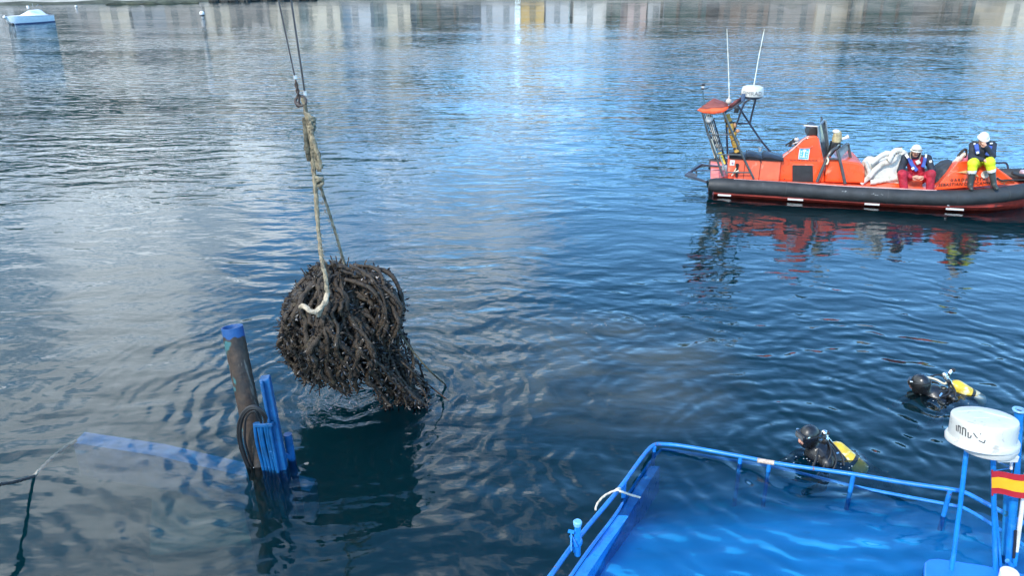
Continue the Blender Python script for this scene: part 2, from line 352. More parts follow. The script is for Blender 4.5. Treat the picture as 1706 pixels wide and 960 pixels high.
# ------------------------------------------------------------------ water
def water_material():
    m = bpy.data.materials.new('sea water'); m.use_nodes = True; t = NT(m.node_tree); t.n.clear()
    out = t.add('ShaderNodeOutputMaterial'); P = t.add('ShaderNodeNewGeometry').outputs['Position']
    px, py, pz = t.sep(P)[:]
    # wind chop: crests lying mostly across the view, growing away from the sheltered foreground
    warp = t.vmath('SCALE', t.vmath('SUBTRACT', t.noise(P, .35, 2, .5, out='Color'), (.5, .5, .5))); warp.node.inputs['Scale'].default_value = 1.3
    Q = t.vmath('ADD', P, warp)
    a = t.noise(t.mapping(Q, rot=(0, 0, radians(-10)), sca=(.85, 1.9, 1)), 1.0, 1.5, .45)
    b = t.noise(t.mapping(Q, rot=(0, 0, radians(22)), loc=(7, 3, 0), sca=(1.7, 4.2, 1)), 1.0, 2, .5)
    f = t.noise(t.mapping(P, rot=(0, 0, radians(-4)), loc=(2, 9, 0), sca=(3.2, 8.5, 1)), 1.0, 2, .5)
    g = t.noise(t.mapping(P, rot=(0, 0, radians(5)), loc=(1, 5, 0), sca=(.65, 1.8, 1)), 1.0, 2.5, .55)
    far = t.rng(py, 8, 34, 0, 1); patch = t.rng(t.noise(t.mapping(P, sca=(.06, .14, 1)), 1, 3, .5), .35, .65, .55, 1.25)
    ha = t.math('MULTIPLY', a, t.rng(py, 7, 16, .070, .036))
    hb = t.math('MULTIPLY', b, t.math('MULTIPLY_ADD', far, .014, .0105))
    hf = t.math('MULTIPLY', f, t.math('MULTIPLY_ADD', far, .003, .0022))
    hg = t.math('MULTIPLY', g, t.math('MULTIPLY', t.rng(py, 17, 38, 0, 1), .095))
    h = t.math('MULTIPLY', t.math('MULTIPLY', t.math('ADD', t.math('ADD', ha, hb), t.math('ADD', hf, hg)), patch), t.rng(py, 42, 95, 1, .24))
    # rings spreading from the divers, the dripping mussels, the pipe and a boil of bubbles
    wz = t.vmath('SCALE', t.vmath('SUBTRACT', t.noise(P, 1.6, 2, .5, out='Color'), (.5, .5, .5))); wz.node.inputs['Scale'].default_value = .5
    R = t.vmath('ADD', P, wz)
    for (qx, qy, lam, amp, L, ph) in ((1345, 755, .26, .0058, 2.6, 0), (1550, 660, .29, .0058, 2.4, 1), (600, 665, .25, .0060, 1.9, 2), (436, 768, .26, .0040, .7, 0), (1040, 540, .20, .0035, .5, 1), (1040, 540, .5, .0022, 2.4, 0), (590, 650, .07, .0022, .45, 0)):
        c = at(qx, qy)
        r = t.vmath('DISTANCE', t.vmath('MULTIPLY', R, (1, 1, 0)), (c[0], c[1], 0))
        env = t.math('MULTIPLY', t.math('EXPONENT', t.math('MULTIPLY', r, -1/L)), amp)
        h = t.math('ADD', h, t.math('MULTIPLY', t.math('SINE', t.math('MULTIPLY_ADD', r, 2*pi/lam, ph)), env))
    # fine fizz where the clump drips
    c = at(585, 668); r = t.vmath('DISTANCE', t.vmath('MULTIPLY', P, (1, 1, 0)), (c[0], c[1], 0))
    h = t.math('ADD', h, t.math('MULTIPLY', t.noise(P, 16, 2, .6), t.rng(r, .35, 1.0, .014, 0)))
    bp = t.add('ShaderNodeBump'); bp.inputs['Strength'].default_value = 1; bp.inputs['Distance'].default_value = 1.0
    t.put(bp.inputs['Height'], h); N = bp.outputs[0]
    fr = t.add('ShaderNodeFresnel'); fr.inputs[0].default_value = 1.38; t.l.new(N, fr.inputs['Normal'])
    gl = t.add('ShaderNodeBsdfGlossy'); gl.inputs['Roughness'].default_value = .015; gl.inputs['Color'].default_value = (1, 1, 1, 1); t.l.new(N, gl.inputs['Normal'])
    tr = t.add('ShaderNodeBsdfTransparent'); tr.inputs[0].default_value = (.97, .985, .99, 1)
    # silt stirred up between the clump and the divers, floating at the surface
    sp = at(1010, 605); e = t.vmath('LENGTH', t.vmath('MULTIPLY', t.vmath('SUBTRACT', Q, tuple(sp)), (.52, .62, 0)))
    sm = t.math('MULTIPLY', t.rng(e, .45, 1.25, 1, 0), t.rng(t.noise(t.mapping(Q, sca=(.7, 1.2, 1)), 1.2, 4, .6, 1.), .30, .62, .06, .32))
    df = t.add('ShaderNodeBsdfDiffuse'); df.inputs[0].default_value = (.15, .15, .115, 1)
    ms = t.add('ShaderNodeMixShader'); t.put(ms.inputs[0], sm); t.l.new(tr.outputs[0], ms.inputs[1]); t.l.new(df.outputs[0], ms.inputs[2])
    mx = t.add('ShaderNodeMixShader'); t.l.new(fr.outputs[0], mx.inputs[0]); t.l.new(ms.outputs[0], mx.inputs[1]); t.l.new(gl.outputs[0], mx.inputs[2])
    t.l.new(mx.outputs[0], out.inputs['Surface'])
    ab = t.add('ShaderNodeVolumeAbsorption'); ab.inputs['Color'].default_value = (.0, .58, .60, 1); ab.inputs['Density'].default_value = 1.45
    sc = t.add('ShaderNodeVolumeScatter'); sc.inputs['Color'].default_value = (.09, .43, .43, 1); sc.inputs['Density'].default_value = .56; sc.inputs['Anisotropy'].default_value = .2
    ad = t.add('ShaderNodeAddShader'); t.l.new(ab.outputs[0], ad.inputs[0]); t.l.new(sc.outputs[0], ad.inputs[1]); t.l.new(ad.outputs[0], out.inputs['Volume'])
    return m
wm = MB(); wm.box((0, 85, -3.5), (520, 230, 7.0))
struct(wm.build('water', water_material(), smooth=False))
SEAB = mat('silty seabed', (.06, .065, .05), .9, var=.3, vscale=1)
sb = MB(); sb.box((0, 85, -7.25), (2400, 900, .3)); struct(sb.build('seabed', SEAB, smooth=False))

# ------------------------------------------------------------------ far shore (mostly seen as reflections)
SHA, SHB = at(0, 9), at(500, 0); SHD = (SHB-SHA)/np.linalg.norm(SHB-SHA)
SAND = mat('pale beach', (.36, .33, .28), .9, var=.25, vscale=.4, bump=.05, bscale=1.5, wear=(.20, .19, .16), wamt=.45, wscale=.25)
WEED = mat('weedy foreshore', (.05, .055, .035), .9, var=.5, vscale=.8, bump=.1, bscale=2)
QUAY = mat('quay stone', (.24, .225, .20), .85, var=.3, vscale=.5)
def shore_x(X):
    """y of the waterline"""
    t = (X - SHA[0])/SHD[0]; y = SHA[1] + SHD[1]*t
    return min(y, 136 + .02*X) + .5*sin(X*.31) + .35*sin(X*.83+1)
prof = [(0, -.9), (1.2, -.25), (2.0, .06), (4.5, .30), (9, .75), (15, 1.6), (36, 2.0), (62, 15), (130, 44), (320, 84)]
def hillk(X): return .22 + .78*min(1, max(0, (abs(X-7)-18)/22))*(.85+.15*sin(X*.09)) if X > -16 else .75+.25*sin(X*.07)
xs = list(np.arange(-270, 271, 3.0)); sv = []; sf = []; smi = []
for X in xs:
    for k, (dy_, z) in enumerate(prof):
        sv.append((X*(1 if k < 7 else 1.0), shore_x(X)+dy_, z*(hillk(X) if k > 6 else 1) + (.12*sin(X*.7+k*2) if 1 < k < 6 else 0)))
n = len(prof)
for i in range(len(xs)-1):
    for k in range(n-1):
        sf.append((i*n+k, (i+1)*n+k, (i+1)*n+k+1, i*n+k+1)); smi.append(1 if k < 3 else 0 if k < 5 else 2)
s_ = MB(); s_.raw(sv, sf, smi)
struct(s_.build('shore', [SAND, WEED, mat('scrubby hillside', (.040, .052, .028), .95, var=.5, vscale=.15)], smooth=True, ang=180))
ROCK = mat('dark wet rock', (.022, .022, .018), .8, var=.5, vscale=2, bump=.05, bscale=4)
def rock_mesh(seed):
    r = np.random.default_rng(seed); m = MB(); m.ell((0, 0, 0), 1, 10, 7)
    m.v = [tuple(np.array(q)*(1 + .35*(r.random()-.5))) for q in m.v]; return m.mesh('rock', ROCK, ang=20)
RM = [rock_mesh(i) for i in range(4)]
for i in range(36):
    px = random.uniform(372, 520); p = at(px, 0); X = p[0]; y = shore_x(X)
    o = bpy.data.objects.new('shore_rock', RM[i % 4]); COL.objects.link(o); o.location = (X, y+random.uniform(.0, 2.0), .05)
    o.scale = (random.uniform(.6, 1.5), random.uniform(.4, .9), random.uniform(.25, .6)); o.rotation_euler = (0, 0, random.uniform(0, 6))
    tag(o, ('pale topped' if i == 0 else 'dark wet') + ' rock among the small rocks along the far waterline, behind the hoisting wires', 'rock', 'dark rocks along the far waterline')
wk = MB()
for X in np.arange(-55.5, -43, .8): pass
pA, pB = at(176, 7.6), at(330, 5.0)
path = [pA + (pB-pA)*t + np.array([0, .5*sin(t*9), .02]) for t in np.linspace(0, 1, 24)]
wk.tube(path, [.12+.25*abs(sin(i*.7))*(1 if i < 20 else .6) for i in range(24)], 6)
tag(wk.build('sand_spit', WEED), 'dark weedy streak of ground just breaking the surface off the far beach', 'ground', kind='structure')

def facade_mat(name, c): return mat('render '+name, c, .85, var=.12, vscale=.35, wear=tuple(q*.75 for q in c), wamt=.38, wscale=.5)
WINM = mat('dark window glass', (.03, .035, .04), .12, var=.3, vscale=.7)
ROOFT = mat('clay roof tiles', (.25, .10, .06), .85, var=.3, vscale=2)
winmesh = MB(); winmesh.box((0, -.02, 0), (1.1, .12, 1.5)); winmesh = winmesh.mesh('window', WINM, smooth=False)
def building(p0, p1, top, Dst, col, nm, roof=True, winw=2.6):
    k = 1/(cos(PITCH) + .415*sin(PITCH)) / FPX
    x0, x1 = (p0-853)*k*Dst, (p1-853)*k*Dst; xm = (x0+x1)/2
    y = max(Dst, shore_x(xm)+14); x0 *= y/Dst; x1 *= y/Dst; xm = (x0+x1)/2
    t = thing('waterfront_house', nm, 'building', (xm, y, 1.8), 'houses along the far waterfront, seen as reflections')
    m = MB(); m.box((xm, y+5, 1.8+top/2), (x1-x0-.05, 10, top)); m.build('wall', facade_mat(str(col), col), t, smooth=False)
    if roof:
        m = MB(); m.prism([(x0-.3, y-.4, 1.8+top), (x0-.3, y+10.4, 1.8+top), (x0-.3, y+5, 1.8+top+2.0)], (x1-x0+.6, 0, 0)); m.build('roof', ROOFT, t, smooth=False)
    nx = max(1, int((x1-x0-.8)/winw)); nz = max(1, int(top/3.0))
    for i in range(nx):
        for j in range(nz):
            o = bpy.data.objects.new('window', winmesh); COL.objects.link(o); o.parent = t
            o.location = ((x1-x0)*((i+.5)/nx-.5), -.02, 1.6 + j*3.0)
CO = {'grey brown': (.25, .22, .19), 'beige': (.46, .40, .31), 'cream': (.62, .56, .44), 'white': (.68, .67, .64), 'yellow': (.58, .38, .12), 'pale grey': (.48, .50, .52), 'pink': (.52, .40, .36), 'slate': (.20, .21, .22), 'brown': (.20, .14, .10)}
BL = [(-150, -70, 9, 'white'), (-70, 5, 8, 'pale grey'), (95, 150, 7, 'grey brown'), (150, 200, 9, 'beige'), (205, 262, 8, 'slate'), (262, 326, 11, 'grey brown'),
      (330, 372, 9.5, 'beige'), (372, 440, 12, 'grey brown'), (440, 490, 11, 'beige'), (490, 560, 13, 'cream'), (560, 612, 12, 'pale grey'), (612, 680, 13.5, 'cream'),
      (762, 800, 9, 'slate'), (800, 858, 10.5, 'pale grey'), (868, 908, 10, 'yellow'), (910, 950, 8.5, 'pale grey'), (958, 1014, 11, 'white'), (1050, 1082, 9, 'pink'), (1084, 1112, 10, 'pale grey'),
      (1205, 1290, 12, 'brown'), (1290, 1370, 13, 'grey brown'), (1372, 1450, 13, 'beige'), (1580, 1615, 10, 'grey brown'), (1692, 1770, 13, 'cream'), (1775, 1850, 11, 'white')]
HN = ['white house farthest left on the shore, left of the trees', 'low pale grey house at the far beach left end', 'low grey brown house above the white motorboat stern', 'beige house just right of the white motorboat', 'low slate grey house left of the white ball buoy', 'taller grey brown house straight behind the white ball buoy',
      'beige house just right of the white ball buoy', 'tall grey brown house left of the hoisting wires', 'beige house behind the hoisting wires', 'tall cream house right of the hoisting wires', 'tall pale grey house between two cream houses', 'tallest cream house, left of the big dark trees',
      'slate grey house right of the big dark trees', 'pale grey house left of the yellow house', 'bright yellow house, the only yellow one on the shore', 'low pale grey house just right of the yellow house', 'wide white house just left of the lone tree', 'pink house left of a narrow pale grey house', 'narrow grey house between pink house and dark trees',
      'wide brown house behind the rescue boat antennas', 'wide grey brown house right of the brown house', 'wide beige house left of the right hand tree row', 'narrow grey brown house among the right hand trees', 'cream house right of the last dark trees', 'white house farthest right on the far shore']
for (a_, b_, hgt, cn), nm_ in zip(BL, HN): building(a_, b_, hgt, 142, CO[cn], nm_ + ', seen as a reflection', roof=hgt < 11)
# trees between the houses
LEAFD = mat('dark tree leaves', (.035, .055, .02), .8, var=.5, vscale=.6)
TRUNK = mat('tree bark', (.10, .08, .06), .9, var=.3)
def crown_mesh(seed, r, h):
    g = np.random.default_rng(seed); m = MB(); n = 1500
    cl = g.normal(size=(16, 3)); cl /= np.linalg.norm(cl, axis=1)[:, None]; cl *= g.uniform(.3, .85, 16)[:, None]
    c = cl[g.integers(0, 16, n)] + g.normal(size=(n, 3))*.17; c = c*[r, r, h*.38] + [0, 0, h*.62]
    for q in c:
        u = g.normal(size=3); u /= np.linalg.norm(u); v = np.cross(u, g.normal(size=3)); v /= np.linalg.norm(v); s = g.uniform(.2, .45)
        m.raw([q-u*s, q+v*s*.6, q+u*s, q-v*s*.6], [(0, 1, 2, 3)])
    return m.mesh('crown', LEAFD, smooth=False)
def trunk_mesh(h):
    m = MB(); m.tube([(0, 0, -.3), (.1, 0, h*.3), (0, .1, h*.7)], [.3, .22, .08], 8)
    for a in range(5): m.tube([(.05, 0, h*(.3+.06*a)), (cos(a*1.3)*1.6, sin(a*1.3)*1.6, h*(.55+.05*a))], [.1, .03], 5)
    return m.mesh('trunk', TRUNK)
CR = [crown_mesh(1, 3.6, 13), crown_mesh(2, 3.0, 10)]; TK = [trunk_mesh(13), trunk_mesh(10)]
TN = ['small dark tree leftmost on the far shore', 'smallest tree, second from the left end', 'tree left of the low grey brown house', 'tall dark tree right of the tallest cream house', 'tallest dark tree in the clump mid shore', 'tree left of the slate grey house', 'small lone tree left of the pink house', 'tree right of the narrow pale grey house', 'tall tree in the middle of three behind the rescue boat mast', 'tree left of the wide brown house', 'tree right of the wide beige house', 'tall tree second in the right hand row', 'shorter tree third in the right hand row', 'tall tree left of the narrow grey brown house', 'tree right of the narrow grey brown house', 'second tree from the right end of the row', 'last tree before the cream house at right']
for px, k_, kind in ((15, .75, 0), (50, .7, 1), (80, .8, 0), (690, 1.15, 0), (722, 1.3, 0), (752, 1.1, 1), (1030, .6, 1), (1122, 1.05, 0), (1152, 1.2, 0), (1188, 1.1, 1), (1462, 1.15, 0), (1490, 1.2, 0), (1520, 1.0, 1), (1550, 1.2, 0), (1630, 1.15, 0), (1660, 1.1, 0), (1682, 1.0, 1)):
    y = 141; X = (px-853)/1407.*y; y = max(y, shore_x(X)+12)
    t = bpy.data.objects.new('broadleaf_tree', None); COL.objects.link(t); t.location = (X, y, 1.7); t.scale = (k_,)*3; t.rotation_euler = (0, 0, px)
    tag(t, TN.pop(0) + ', seen as a reflection', 'tree', 'trees along the far waterfront, seen as reflections')
    for nm, me in (('crown', CR[kind]), ('trunk', TK[kind])):
        o = bpy.data.objects.new(nm, me); COL.objects.link(o); o.parent = t

# ------------------------------------------------------------------ orange rescue boat (boat frame)
boat = thing('rescue_boat', 'orange rigid inflatable coastguard boat with black tube and stern radar mast', 'boat', (0, 0, 0), boat=True)
HW = 2.5                                                        # beam over the tubes
def tube_path():
    h = [(-.02, .18, .285), (1.5, .18, .285), (3.0, .18, .265), (4.4, .18, .27), (5.3, .19, .30), (6.0, .27, .355), (6.7, .46, .44), (7.3, .75, .53), (7.7, 1.05, .585), (7.8, 1.25, .60)]
    return h
hp = tube_path(); full = hp + [(x, HW-y, z) for x, y, z in hp[-2::-1]]
TP = smoothpath(full, 6); ntp = len(TP)
RT = np.full(ntp, .178); RT[0] = RT[-1] = .135; RT[1] = RT[-2] = .172
m = MB(); m.tube(TP, RT, 20); btube = m.build('tube', RUBBER, boat)
for i in range(7, ntp-5, 9):
    T = TP[i+1]-TP[i-1]; T /= np.linalg.norm(T)
    m = MB(); m.tube([TP[i]-T*.012, TP[i]+T*.012], .1815, 20); m.build('seam', mat('tube seam', (.032, .034, .035), .6), btube)
m = MB()                                                        # scuffs of pale paint on the tube
for x, z, sx in ((3.02, .36, .06), (3.62, .34, .05), (3.72, .32, .09), (3.82, .33, .03), (5.28, .17, .06)):
    for q in range(3):
        ang = math.asin(max(-.95, min(.95, (z-.27)/.178))); yy = .18-.1795*cos(ang)
        m.box((x+random.uniform(-.04, .04), yy-.001, z+random.uniform(-.012, .012)), (sx*random.uniform(.2, .6), .004, .012))
m.build('scuff', mat('pale scuff', (.30, .31, .31), .7), btube, smooth=False)
rings = []
for x, hw_, zk, zc in ((.12, 1.115, -.28, .20), (1.5, 1.125, -.34, .19), (3.5, 1.125, -.36, .18), (5.2, 1.10, -.32, .20), (6.2, 1.0, -.2, .27), (6.9, .66, -.05, .35), (7.4, .38, .15, .44), (7.65, .12, .35, .52)):
    rings.append([(x, 1.25-hw_, zc), (x, 1.25-hw_*1.0, zc*.5-.02), (x, 1.25-hw_*.75, zk*.5), (x, 1.25, zk), (x, 1.25+hw_*.75, zk*.5), (x, 1.25+hw_, zc*.5-.02), (x, 1.25+hw_, zc)])
m = MB(); m.loft(rings); hull = m.build('hull', HULLRED, boat)
for px0, px1, py0, py1 in ((1196, 1218, 321.5, 326), (1312, 1338, 329.5, 335), (1440, 1465, 337.5, 343), (1576, 1606, 344, 348)):
    a0 = bl(px0, (py0+py1)/2, .135); a1 = bl(px1, (py0+py1)/2, .135); zc = (a0[2]+a1[2])/2
    m = MB(); m.box(((a0[0]+a1[0])/2, .123, .062), (a1[0]-a0[0], .022, .040)); m.build('waterline_mark', WHITE, hull, smooth=False)
m = MB(); m.prism([(x, 1.25-h_, .34) for x, h_ in ((.02, 1.05), (5.2, 1.05), (6.2, .9), (7.0, .6), (7.5, .25))] + [(x, 1.25+h_, .34) for x, h_ in ((7.5, .25), (7.0, .6), (6.2, .9), (5.2, 1.05), (.02, 1.05))], (0, 0, .05))
deck = m.build('deck', ORANGE2, boat, smooth=False)
m = MB(); m.tube([(.55, .17, .455), (3.0, .165, .438), (5.0, .175, .455)], .016, 6); m.build('gunwale_strip', mat('pale pink strip', (.55, .30, .27), .5), boat)
# engine casing under the black seat
m = MB(); m.prism([(.42, .46, .38), (1.62, .46, .38), (1.60, .46, .90), (.38, .46, .90)], (0, .5, 0)); cas = m.build('engine_casing', ORANGE2, boat, bevel=.03)
m = MB()
for x in (.78, 1.14): m.box((x, .452, .63), (.012, .02, .48))
m.build('casing_joint', mat('dark joint', (.20, .03, .015), .6), cas, smooth=False)
for i, (x0, x1) in enumerate(((.40, .82), (.80, 1.20), (1.18, 1.64))):
    m = MB(); rr = []
    for j in range(9):
        f = j/8; x = x0+(x1-x0)*f; z = .955 + .16*(1-f)**2*f + .045*(1-f)
        rr.append([(x, .42, .885), (x, .40, z-.04), (x, .48, z+.0), (x, .70, z+.02), (x, .92, z+.0), (x, .98, z-.05), (x, .96, .885)])
    m.loft(rr); m.build('seat_cushion', SEATV, boat)
m = MB(); m.lathe([(.035, 0), (.035, .06), (.05, .065), (.05, .09), (.03, .1)], bl(1266, 252, .6), n=12); m.build('filler_cap', GREYM, boat)
m = MB(); m.bar(bl(1266, 262, .43), bl(1268, 271, .43), .03, .012); m.build('seat_latch', BLACK, boat, smooth=False)
p = bl(1220, 271, .452); m = MB(); m.box(p, (.11, .012, .13)); nt = m.build('notice', WHITE, cas, smooth=False)
m = MB(); m.lathe([(.0, 0), (.018, 0), (.018, .03), (.008, .04)], p+[0, -.012, 0], (0, -1, 0), 8); m.build('notice_screw', PINK, nt)
# stern stanchion with a pale handle
a0, a1 = bl(1227, 295, .42), bl(1228, 276, .42)
m = MB(); m.tube([a0, a1], .028, 8); m.tube([a1, a1+[0, 0, .05]], .038, 10); m.build('stanchion', BLACK, boat)
m = MB(); m.tube([bl(1219, 292, .38), bl(1224, 287, .38), bl(1231, 284, .38)], .016, 6); m.tube([bl(1219, 293, .40), bl(1226, 281, .41), bl(1229, 276, .41)], .012, 6); m.build('lashing', CREAM, boat)
# steering console
CW = .34
cpoly = [bl(*q, .55) for q in ((1297, 301), (1300, 266), (1322, 248), (1338, 233), (1348, 227), (1361, 226), (1365, 232), (1373, 270), (1374, 304))]
m = MB(); m.prism(cpoly, [(.0, CW, 0)]*2 + [(.0, CW, -.05)]*7); cons = m.build('console', ORANGE, boat, bevel=.03)
m = MB(); edge = [q+np.array([0, -.004, .006]) for q in cpoly[1:5]]; m.tube(edge, .016, 6); m.build('console_edging', mat('pale edging', (.62, .34, .28), .5), cons)
h0 = [bl(*q, .545) for q in ((1320, 303), (1320, 276), (1323, 274.5), (1351, 275), (1354, 277), (1354.5, 303))]
m = MB(); m.prism(h0, (0, -.018, 0)); hatch = m.build('hatch', HATCH, cons, bevel=.006, smooth=False)
m = MB(); m.prism([bl(*q, .55) for q in ((1319, 274.5), (1321, 272.8), (1353, 273.3), (1356, 275))], (0, -.03, 0)); m.build('hatch_lip', ORANGE2, cons, smooth=False)
m = MB()
for q in ((1326, 245), (1344, 231), (1307, 298), (1314, 252.5)): m.lathe([(.014, 0), (.014, .012), (.006, .018)], bl(*q, .547), (0, -1, 0), 8)
m.build('console_bolt', BLACK, cons)
m = MB(); m.tube(smoothpath([bl(1329, 244, .54), bl(1333, 246.5, .51), bl(1348, 246, .51), bl(1354, 243, .54)], 4), .011, 6); m.build('grab_handle', ORANGE2, cons)
# emblem and owner's lettering on the console
ec = bl(1339.5, 256, .546); ew = .115; eh = .135
m = MB(); m.box(ec, (ew*2, .010, eh*2)); em = m.build('emblem', mat('pale blue plate', (.55, .68, .76), .5), cons, smooth=False)
m = MB(); m.box(ec+[0, -.004, 0], (ew*1.65, .010, eh*1.7)); m.build('emblem_field', EMB, em, smooth=False)
m = MB(); y_ = -.010
for dx_, dz_, sx, sz in ((0, .02, .026, .13), (0, -.075, .07, .02), (0, -.05, .03, .03), (0, .075, .075, .05), (0, .112, .03, .02)): m.box(ec+[dx_, y_, dz_], (sx, .006, sz))
for sx_ in (-1, 1):
    for dz_ in (-.07, -.01, .05):
        m.box(ec+[sx_*.064, y_-.001, dz_], (.034, .006, .012)); m.box(ec+[sx_*.064, y_-.002, dz_], (.012, .006, .034))
m.build('emblem_charge', mat('emblem white', (.74, .80, .84), .5, var=.05), em, smooth=False)
m = MB(); text(m, 'XUNTA DE GALICIA', .062, bl(1339, 267.2, .546), bl(1360, 267.6, .546)-bl(1318, 266.8, .546), (0, 0, 1), space=1.12); m.build('lettering', LINK, cons, smooth=False)
# windscreen, dash seat, wheel and levers
sw = [bl(1362, 212, .62), bl(1372, 200, 1.15), bl(1376, 201, 1.15), bl(1381, 250, 1.1), bl(1372, 270, .6), bl(1366, 240, .6)]
m = MB(); m.prism(sw, (.02, .01, 0)); ws = m.build('windscreen', GLASS, boat, smooth=False)
m = MB(); m.tube(sw, .014, 6, closed=True); m.build('windscreen_frame', GREYM, ws)
m = MB(); m.prism([bl(*q, .95) for q in ((1375, 203), (1381, 250), (1373, 262), (1369, 250))], (0, .8, 0)); m.build('windscreen_side', mat('dark screen panel', (.05, .055, .06), .3), boat, smooth=False)
m = MB(); m.prism([bl(*q, .8) for q in ((1345, 228), (1350, 213), (1355, 211), (1362, 212), (1362, 228))], (0, .7, 0)); m.build('instrument_hood', BLACK, cons, bevel=.02)
m = MB(); m.tube([bl(1339, 209, .8), bl(1362, 210.5, .8)], .016, 6); m.build('hood_rail', WHITE, cons)
m = MB(); q0 = bl(1320, 238, .8)
wl = [q0 + np.array([.02*sin(t)+.10*cos(t)*.75, .16*sin(t), .10*cos(t)*.8]) for t in np.linspace(0, 2*pi, 20, endpoint=False)]
m.tube(wl, .016, 6, closed=True); m.tube([q0, bl(1332, 243, .8)], .022, 6); m.bar(wl[0], wl[10], .03, .012); m.build('steering_wheel', BLACK, boat)
m = MB(); m.bar(bl(1309, 242, .62), bl(1328, 228.5, .62), .035, .02); m.tube([bl(1311, 240, .62), bl(1324, 236, .65)], .014, 6); m.build('throttle_lever', BLACK, boat)
m = MB(); m.ell(bl(1327, 232, .62), (.06, .05, .045)); m.tube([bl(1321, 240, .6), bl(1330, 236, .6)], .018, 6); m.build('throttle_box', mat('pale metal box', (.45, .40, .37), .5), boat)
# roll bar with bench behind the console
SB = mat('grey painted bar', (.055, .058, .062), .4, var=.3, wear=(.14, .14, .14), wamt=.36, wscale=9)
m = MB(); m.tube(smoothpath([bl(1361, 303, .40), bl(1374, 272, .44), bl(1384, 253, .5), bl(1395, 245, .6)], 4), .036, 8)
m.tube(smoothpath([bl(1408, 306, .36), bl(1400, 270, .42), bl(1395, 250, .5)], 4), .036, 8); m.tube([bl(1378, 264, .45), bl(1397, 265, .45)], .026, 8); m.build('roll_bar', SB, boat)
m = MB(); m.tube(smoothpath([bl(1396, 252, .5), bl(1411, 239.5, .95), bl(1414, 247, 1.0), bl(1418, 268, 1.0)], 4), .034, 8); m.build('roll_bar_rear', SB, boat)
m = MB(); m.prism([bl(1396, 252, .52), bl(1410, 240.5, .93), bl(1412, 250, .95), bl(1399, 264, .5)], (.025, .02, .01)); m.build('back_panel', mat('grey panel', (.16, .17, .17), .5), boat, smooth=False)
m = MB(); m.prism([bl(*q, .75) for q in ((1386, 237), (1401, 237), (1401, 246), (1392, 252), (1384, 262), (1381, 258))], (0, .25, 0)); m.build('pedestal', BLACK, boat, bevel=.015)
m = MB(); m.lathe([(.105, 0), (.11, .08), (.10, .16), (.085, .22), (.06, .25)], bl(1393.5, 236, .85), n=14); pd = m.build('searchlight', mat('tan cover', (.36, .29, .16), .7, var=.4, vscale=14), boat)
m = MB(); m.ell(bl(1393, 218.8, .85), (.085, .085, .05)); m.build('searchlight_cap', WHITE, pd)
m = MB(); m.tube([bl(1401, 231.5, .85), bl(1408, 230, .85), bl(1414, 227, .85)], [.03, .035, .05], 10); m.build('horn', WHITE, pd)
m = MB()
for d in (0, 5): m.bar(bl(1389+d, 245-d*.2, .735), bl(1393+d, 241.5-d*.2, .735), .018, .01)
m.build('pedestal_handle', CHROME, boat, smooth=False)
m = MB(); m.tube(smoothpath([bl(1378, 262, .42), bl(1380, 268, .40), bl(1377, 274, .40)], 3), .02, 6); m.build('cord_loop', CREAM, boat)
# forward engine cover
ep = [bl(*q, .5) for q in ((1374, 304), (1378, 269), (1383, 265), (1430, 271), (1439, 276), (1441, 283), (1441, 306))]
m = MB(); m.prism(ep, (0, 1.35, 0)); ec_ = m.build('engine_cover', ORANGE, boat, bevel=.06)
m = MB(); m.bar(bl(1414, 275, .75), bl(1419, 270, .8), .025, .02); m.build('cover_latch', WHITE, ec_, smooth=False)
m = MB(); m.prism([bl(*q, .9) for q in ((1386, 265.2), (1425, 268.2), (1438, 275))], [(0, .7, .012)]*3); m.build('cover_pad', mat('mauve grip pad', (.38, .17, .25), .6), ec_, smooth=False)
# bow deck with name
bowx = [bl(*q, .40) for q in ((1557, 316.5), (1599, 271.5), (1641, 268), (1650, 271), (1698, 306), (1699, 312))]
wide = [1.70, 1.30, 1.2, 1.15, .72, .72]
m = MB()
lo_ = [np.array(q) for q in bowx]; lo_[1] += [0, .12, 0]; lo_[2] += [0, .14, 0]; lo_[3] += [0, .16, 0]; lo_[4] += [0, .32, 0]; lo_[5] += [0, .32, 0]
hi_ = [np.array([q[0], min(2.5-q[1], q[1]+.95), max(.38, q[2]-dz_)]) for q, dz_ in zip(lo_, (0, .22, .22, .2, .1, 0))]
m.raw(list(lo_)+list(hi_), [(0, 1, 2, 3, 4, 5), (11, 10, 9, 8, 7, 6)] + [(i, (i+1) % 6, 6+(i+1) % 6, 6+i) for i in range(6)])
bow = m.build('bow_deck', ORANGE, boat, bevel=.02, smooth=False)
def on_bow(px, py, off=.006):
    # a point on the slanting near side of the bow deck
    A, B, C_ = lo_[0], lo_[5], lo_[2]; nrm = np.cross(B-A, C_-A); nrm /= np.linalg.norm(nrm)
    if nrm[1] > 0: nrm = -nrm
    d = ray(px, py); dl = np.array([EX @ d, EY @ d, d[2]]); cl = np.array([EX @ (CP-BO), EY @ (CP-BO), CAM_H])
    t = (nrm @ (A-cl))/(nrm @ dl); return cl + dl*t + nrm*off
upb = lo_[2]-(lo_[0]+lo_[5])/2
m = MB()
text(m, 'GARDACOSTAS', .098, on_bow(1614.5, 299.2), on_bow(1640, 298.6)-on_bow(1590, 299.8), upb, space=1.28)
m.build('lettering', LINK, bow, smooth=False); m = MB()
text(m, 'SEBASTIAN DE OCAMPO', .104, on_bow(1608.5, 306.6), on_bow(1640, 305.5)-on_bow(1570, 308.2), upb, space=1.06)
m.build('lettering', LINK, bow, smooth=False)
m = MB(); m.prism([on_bow(*q, .003) for q in ((1592.5, 287), (1610, 284), (1622, 285), (1631, 294.5), (1622, 292), (1612, 288.5))], (0, -.006, 0)); m.build('star_emblem', mat('pale gold', (.62, .42, .20), .5), bow, smooth=False)
